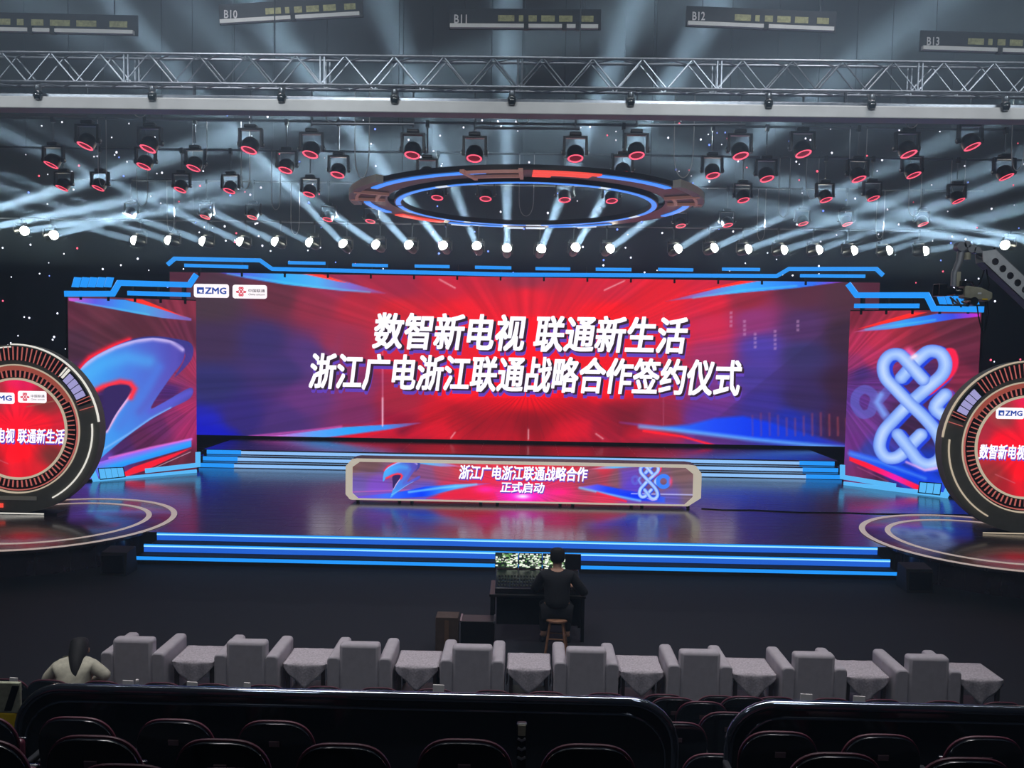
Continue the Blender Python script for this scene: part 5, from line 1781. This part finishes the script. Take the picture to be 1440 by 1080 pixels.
def seated_person(name, label, loc, rz, seat_h, jacket, trousers, lean=.12, bow=.05, long_hair=False, hands=None, drop=0.):
    t = thing(name, label, 'person', loc, rz)
    z = seat_h
    J, E = {}, []
    J['hip'] = ((0, 0, z + .10), (.15, .12))
    J['waist'] = ((0, lean * .25, z + .28), (.135, .1))
    J['chest'] = ((0, lean * .7, z + .46), (.16, .115))
    J['shl'] = ((0, lean, z + .57), (.11, .085))
    J['neck'] = ((0, lean + bow * .4, z + .645), .055)
    J['jaw'] = ((0, lean + bow + .035, z + .71 - drop * .7), (.066, .07))
    J['head'] = ((0, lean + bow + .02, z + .79 - drop), (.078, .095))
    J['crown'] = ((0, lean + bow + .01, z + .865 - drop), (.062, .075))
    E += chain('hip', 'waist', 'chest', 'shl', 'neck', 'jaw', 'head', 'crown')
    for s in (-1, 1):
        S_ = str(s)
        hd = hands[s]
        J['sh' + S_] = ((s * .175, lean - .005, z + .55), .06)
        J['el' + S_] = (hd[0], .045)
        J['fa' + S_] = (tuple((Vector(hd[0]) * .4 + Vector(hd[1]) * .6)), .036)
        J['wrist' + S_] = (hd[1], (.026, .03))
        E += chain('shl', 'sh' + S_, 'el' + S_, 'fa' + S_, 'wrist' + S_)
        hand(J, E, s, hd[1], Vector(hd[1]) - Vector(hd[0]) + Vector((0, .1, 0)), (0, 0, 1))
        J['th' + S_] = ((s * .1, .06, z + .08), .085)
        J['kn' + S_] = ((s * .15, .44, z + .06), .06)
        J['ca' + S_] = ((s * .15, .43, z - .15), .052)
        J['an' + S_] = ((s * .15, .38, .09), .04)
        J['to' + S_] = ((s * .17, .54, .04), (.04, .03))
        E += chain('hip', 'th' + S_, 'kn' + S_, 'ca' + S_, 'an' + S_, 'to' + S_)
    skin_body('body', J, E, M['skin'], t)
    # face details on the front of the head
    hx = Vector((0, lean + bow + .02, z + .78 - drop))
    f = MB()
    f.lathe([(0, -.02), (.014, -.012), (.012, .01), (.004, .03), (0, .032)], 10, Matrix.Translation(hx + Vector((0, .1, -.015))))
    f.build('nose', M['skin'], t)
    for s in (-1, 1):
        MB().lathe([(0, -.03), (.012, -.02), (.016, .0), (.014, .022), (0, .032)], 10, Matrix.Translation(hx + Vector((s * .08, .0, -.01)))).build('ear', M['skin'], t)
        MB().lathe([(0, -.008), (.011, 0), (0, .008)], 10, Matrix.Translation(hx + Vector((s * .032, .088, .015)))).build('eye', M['hair'], t)
    f = MB()
    f.tube([hx + Vector((-.022, .088, -.06)), hx + Vector((0, .096, -.062)), hx + Vector((.022, .088, -.06))], .006, 6)
    f.build('mouth', M['skin'], t)
    # clothes
    g = lambda k, a: (J[k][0], tuple(v * a[0] + a[1] for v in (J[k][1] if isinstance(J[k][1], tuple) else (J[k][1],) * 2)))
    CJ = {k: g(k, (1.06, .022)) for k in ('hip', 'waist', 'chest', 'shl')}
    CJ['collar'] = ((0, lean + bow * .45 - .01, z + .655 - drop * .3), .08)
    CE = chain('hip', 'waist', 'chest', 'shl', 'collar')
    for s in (-1, 1):
        S_ = str(s)
        for k in ('sh', 'el', 'fa'):
            CJ[k + S_] = g(k + S_, (1.05, .014))
        CJ['cuff' + S_] = (tuple(Vector(hands[s][0]) * .12 + Vector(hands[s][1]) * .88), .042)
        CE += chain('shl', 'sh' + S_, 'el' + S_, 'fa' + S_, 'cuff' + S_)
    skin_body('jacket', CJ, CE, jacket, t)
    TJ = {'hip': ((0, .02, z + .09), (.165, .125))}
    TE = []
    for s in (-1, 1):
        S_ = str(s)
        for k in ('th', 'kn', 'ca'):
            TJ[k + S_] = g(k + S_, (1.04, .012))
        TJ['hem' + S_] = ((s * .15, .385, .13), .056)
        TE += chain('hip', 'th' + S_, 'kn' + S_, 'ca' + S_, 'hem' + S_)
    skin_body('trousers', TJ, TE, trousers, t)
    for s in (-1, 1):
        MB().lathe([(0, 0), (.045, 0), (.05, .03), (.04, .07), (0, .085)], 14, Matrix.Translation((s * .16, .45, 0)) @ Matrix.Diagonal((1, 2.4, 1, 1))).build('shoe', M['black_cloth'], t)
    z -= drop
    HJ = {'top': ((0, lean + bow + .02, z + .925), (.075, .08)), 'a': ((0, lean + bow + .0, z + .875), (.10, .11)), 'b': ((0, lean + bow - .025, z + .80), (.105, .09)), 'c': ((0, lean + bow - .045, z + .71), (.09, .055))}
    HE = chain('top', 'a', 'b', 'c')
    if long_hair:
        MB().tube([(0, lean + bow + .02, z + .90), (.01, lean + bow - .06, z + .83), (.02, lean + bow - .14, z + .76), (.03, lean - .08, z + .695), (.05, lean - .13, z + .60), (.06, lean - .14, z + .52), (.065, lean - .13, z + .47)],
                  [.08, .10, .088, .064, .045, .026, .008], 14).build('ponytail', M['hair'], t, sub=2)
    skin_body('hair', HJ, HE, M['hair'], t)
    return t


# operator at the lighting desk
sx, sy = .66, 11.35
sl = thing('wooden_stool', 'small wooden stool under the operator in black', 'stool', (sx, sy, 0))
MB().lathe([(0, .46), (.16, .46), (.175, .47), (.175, .49), (.16, .5), (0, .5)], 24).build('seat', M['wood'], sl)
for a in (40, 130, 220, 310):
    c, s_ = math.cos(R_(a)), math.sin(R_(a))
    MB().tube([(.12 * c, .12 * s_, .465), (.21 * c, .21 * s_, 0)], [.02, .017], 10).build('leg', M['wood'], sl)
for i in range(4):
    a, b = R_(40 + 90 * i), R_(130 + 90 * i)
    MB().tube([(.17 * math.cos(a), .17 * math.sin(a), .22), (.17 * math.cos(b), .17 * math.sin(b), .22)], .01, 8).build('stretcher', M['wood'], sl)
op = seated_person('person', 'person in black seated from behind on a stool at the lighting desk', (sx, sy - .02, 0), 0, .47, M['black_cloth'], M['black_cloth'], lean=.10, bow=.03,
                   hands={-1: ((-.29, .16, .80), (-.16, .40, .80)), 1: ((.36, .08, .78), (.2, .36, .80))})
op.scale = (1.14, 1.05, 1.06)

dk = thing('lighting_desk', 'dark lighting control desk with glowing screens before the stage steps', 'control desk', (.38, 11.95, 0))
MB().box(-.7, .72, -.25, .45, .66, .7).build('table_top', M['black'], dk, bevel=.006)
for x in (-.66, .68):
    for y in (-.2, .4):
        MB().box(x - .025, x + .025, y - .025, y + .025, 0, .66).build('leg', M['black'], dk, smooth=False)
MB().box(-.6, .65, .05, .09, .15, .66).build('modesty_panel', M['black_cloth'], dk, smooth=False)
q = MB()
q.add([(-.62, -.2, .7), (.64, -.2, .7), (.64, .35, .7), (-.62, .35, .7), (-.62, -.2, .78), (.64, -.2, .78), (.64, .2, .93), (-.62, .2, .93), (.64, .35, .93), (-.62, .35, .93)],
      [(0, 1, 5, 4), (4, 5, 6, 7), (7, 6, 8, 9), (9, 8, 2, 3), (0, 4, 7, 9, 3), (1, 2, 8, 6, 5)])
q.build('console_body', M['plastic'], dk, bevel=.008)
mb = MB()
for r in range(4):
    for c in range(26):
        x, y = -.58 + c * .047, -.15 + r * .075
        z = .78 + (y + .2) / .4 * .15
        mb.box(x, x + .026, y, y + .03, z, z + .014)
mb.build('button_keys', mat('key_caps', '#3a4038', .5, var=.3, scale=60), dk, smooth=False)


def paint_ui(green):
    def f(p):
        rr = np.random.default_rng(green)
        p.mix(np.ones(p.X.shape), '#1a2620')
        for _ in range(90):
            x, z = rr.uniform(p.X.min(), p.X.max()), rr.uniform(p.Z.min(), p.Z.max())
            w, h = rr.uniform(.008, .03), rr.uniform(.005, .014)
            c = ['#dfe8d8', '#e8efe0', '#9ab890', '#f0f4ec', '#6a9a5a', '#303a34'][rr.integers(6)]
            p.mix(((np.abs(p.X - x) < w) & (np.abs(p.Z - z) < h)).astype(float), c)
        if green > 1:
            p.mix(np.exp(-((p.X - .02) / .05) ** 2 - (p.Z / .05) ** 2) * .95, '#8adf3a')
    return f


PUI = picture_mat('desk_screen_picture', 1.2)
for i, (x, lab) in enumerate(((-.465, 0), (-.10, 1), (.265, 3), (.56, None))):
    wd = .17 if i < 3 else .11
    b = MB().box(-wd - .008, wd + .008, 0, .03, -.115, .125).build('screen_case', M['plastic'], dk, (x, .3, 1.05), bevel=.006)
    b.rotation_euler = (R_(-12), 0, 0)
    if lab is not None:
        screen_mesh('screen', -wd, wd, -.105, .115, 90, 60, paint_ui(lab), PUI, b, -.003)

# dim cartons on the hall floor and boxes below the platforms
bx = thing('carton', 'dim brown carton on the hall floor before the stage', 'box', (-.9, 11.35, 0))
MB().box(-.16, .16, -.12, .14, 0, .5).build('box_body', M['box'], bx, bevel=.006)
MB().box(-.03, .03, -.124, -.118, .03, .46).build('tape_strip', mat('tan_tape', '#6a5240', .5), bx, smooth=False)
bx = thing('flight_case', 'low dark flight case beside the brown carton on the floor', 'case', (-.45, 11.45, 0))
MB().box(-.26, .22, -.12, .16, 0, .42).build('case_body', M['black'], bx, bevel=.01)
mb = MB()
for x in (-.26, .22):
    for z in (0.0, .40):
        mb.box(x - .012, x + .012, -.13, .17, z, z + .03)
mb.build('edge_trim', M['steel'], bx, smooth=False)
for s in (-1, 1):
    w = 'below the round platform beside the silver blue figure' if s < 0 else 'below the round platform beside the knot emblem'
    bx = thing('floor_monitor', 'black floor loudspeaker ' + w, 'loudspeaker', (s * 7.35, 14.7, 0), 0, 'floor loudspeakers')
    MB().add([(-.24, -.22, 0), (.24, -.22, 0), (.24, .22, 0), (-.24, .22, 0), (-.24, -.16, .42), (.24, -.16, .42), (.24, .18, .46), (-.24, .18, .46)], [(0, 3, 2, 1), (4, 5, 6, 7), (0, 1, 5, 4), (1, 2, 6, 5), (2, 3, 7, 6), (3, 0, 4, 7)]).build('cabinet', M['stage_side'], bx, bevel=.01)
    MB().box(-.2, .2, -.225, -.2, .05, .38).build('grille', M['plastic'], bx, bevel=.006)

# woman in the seat row at the corner
q = on_z(104, 957, .8)
seated_person('person', 'person with dark ponytail and cream jacket, bent forward in the seat row', (-4.56, 8.2, 0), R_(12), .34, M['cream_cloth'], M['black_cloth'], lean=.16, bow=.15, drop=.11, long_hair=True,
              hands={-1: ((-.30, .16, .76), (-.1, .36, .66)), 1: ((.33, .12, .78), (.12, .36, .66))})
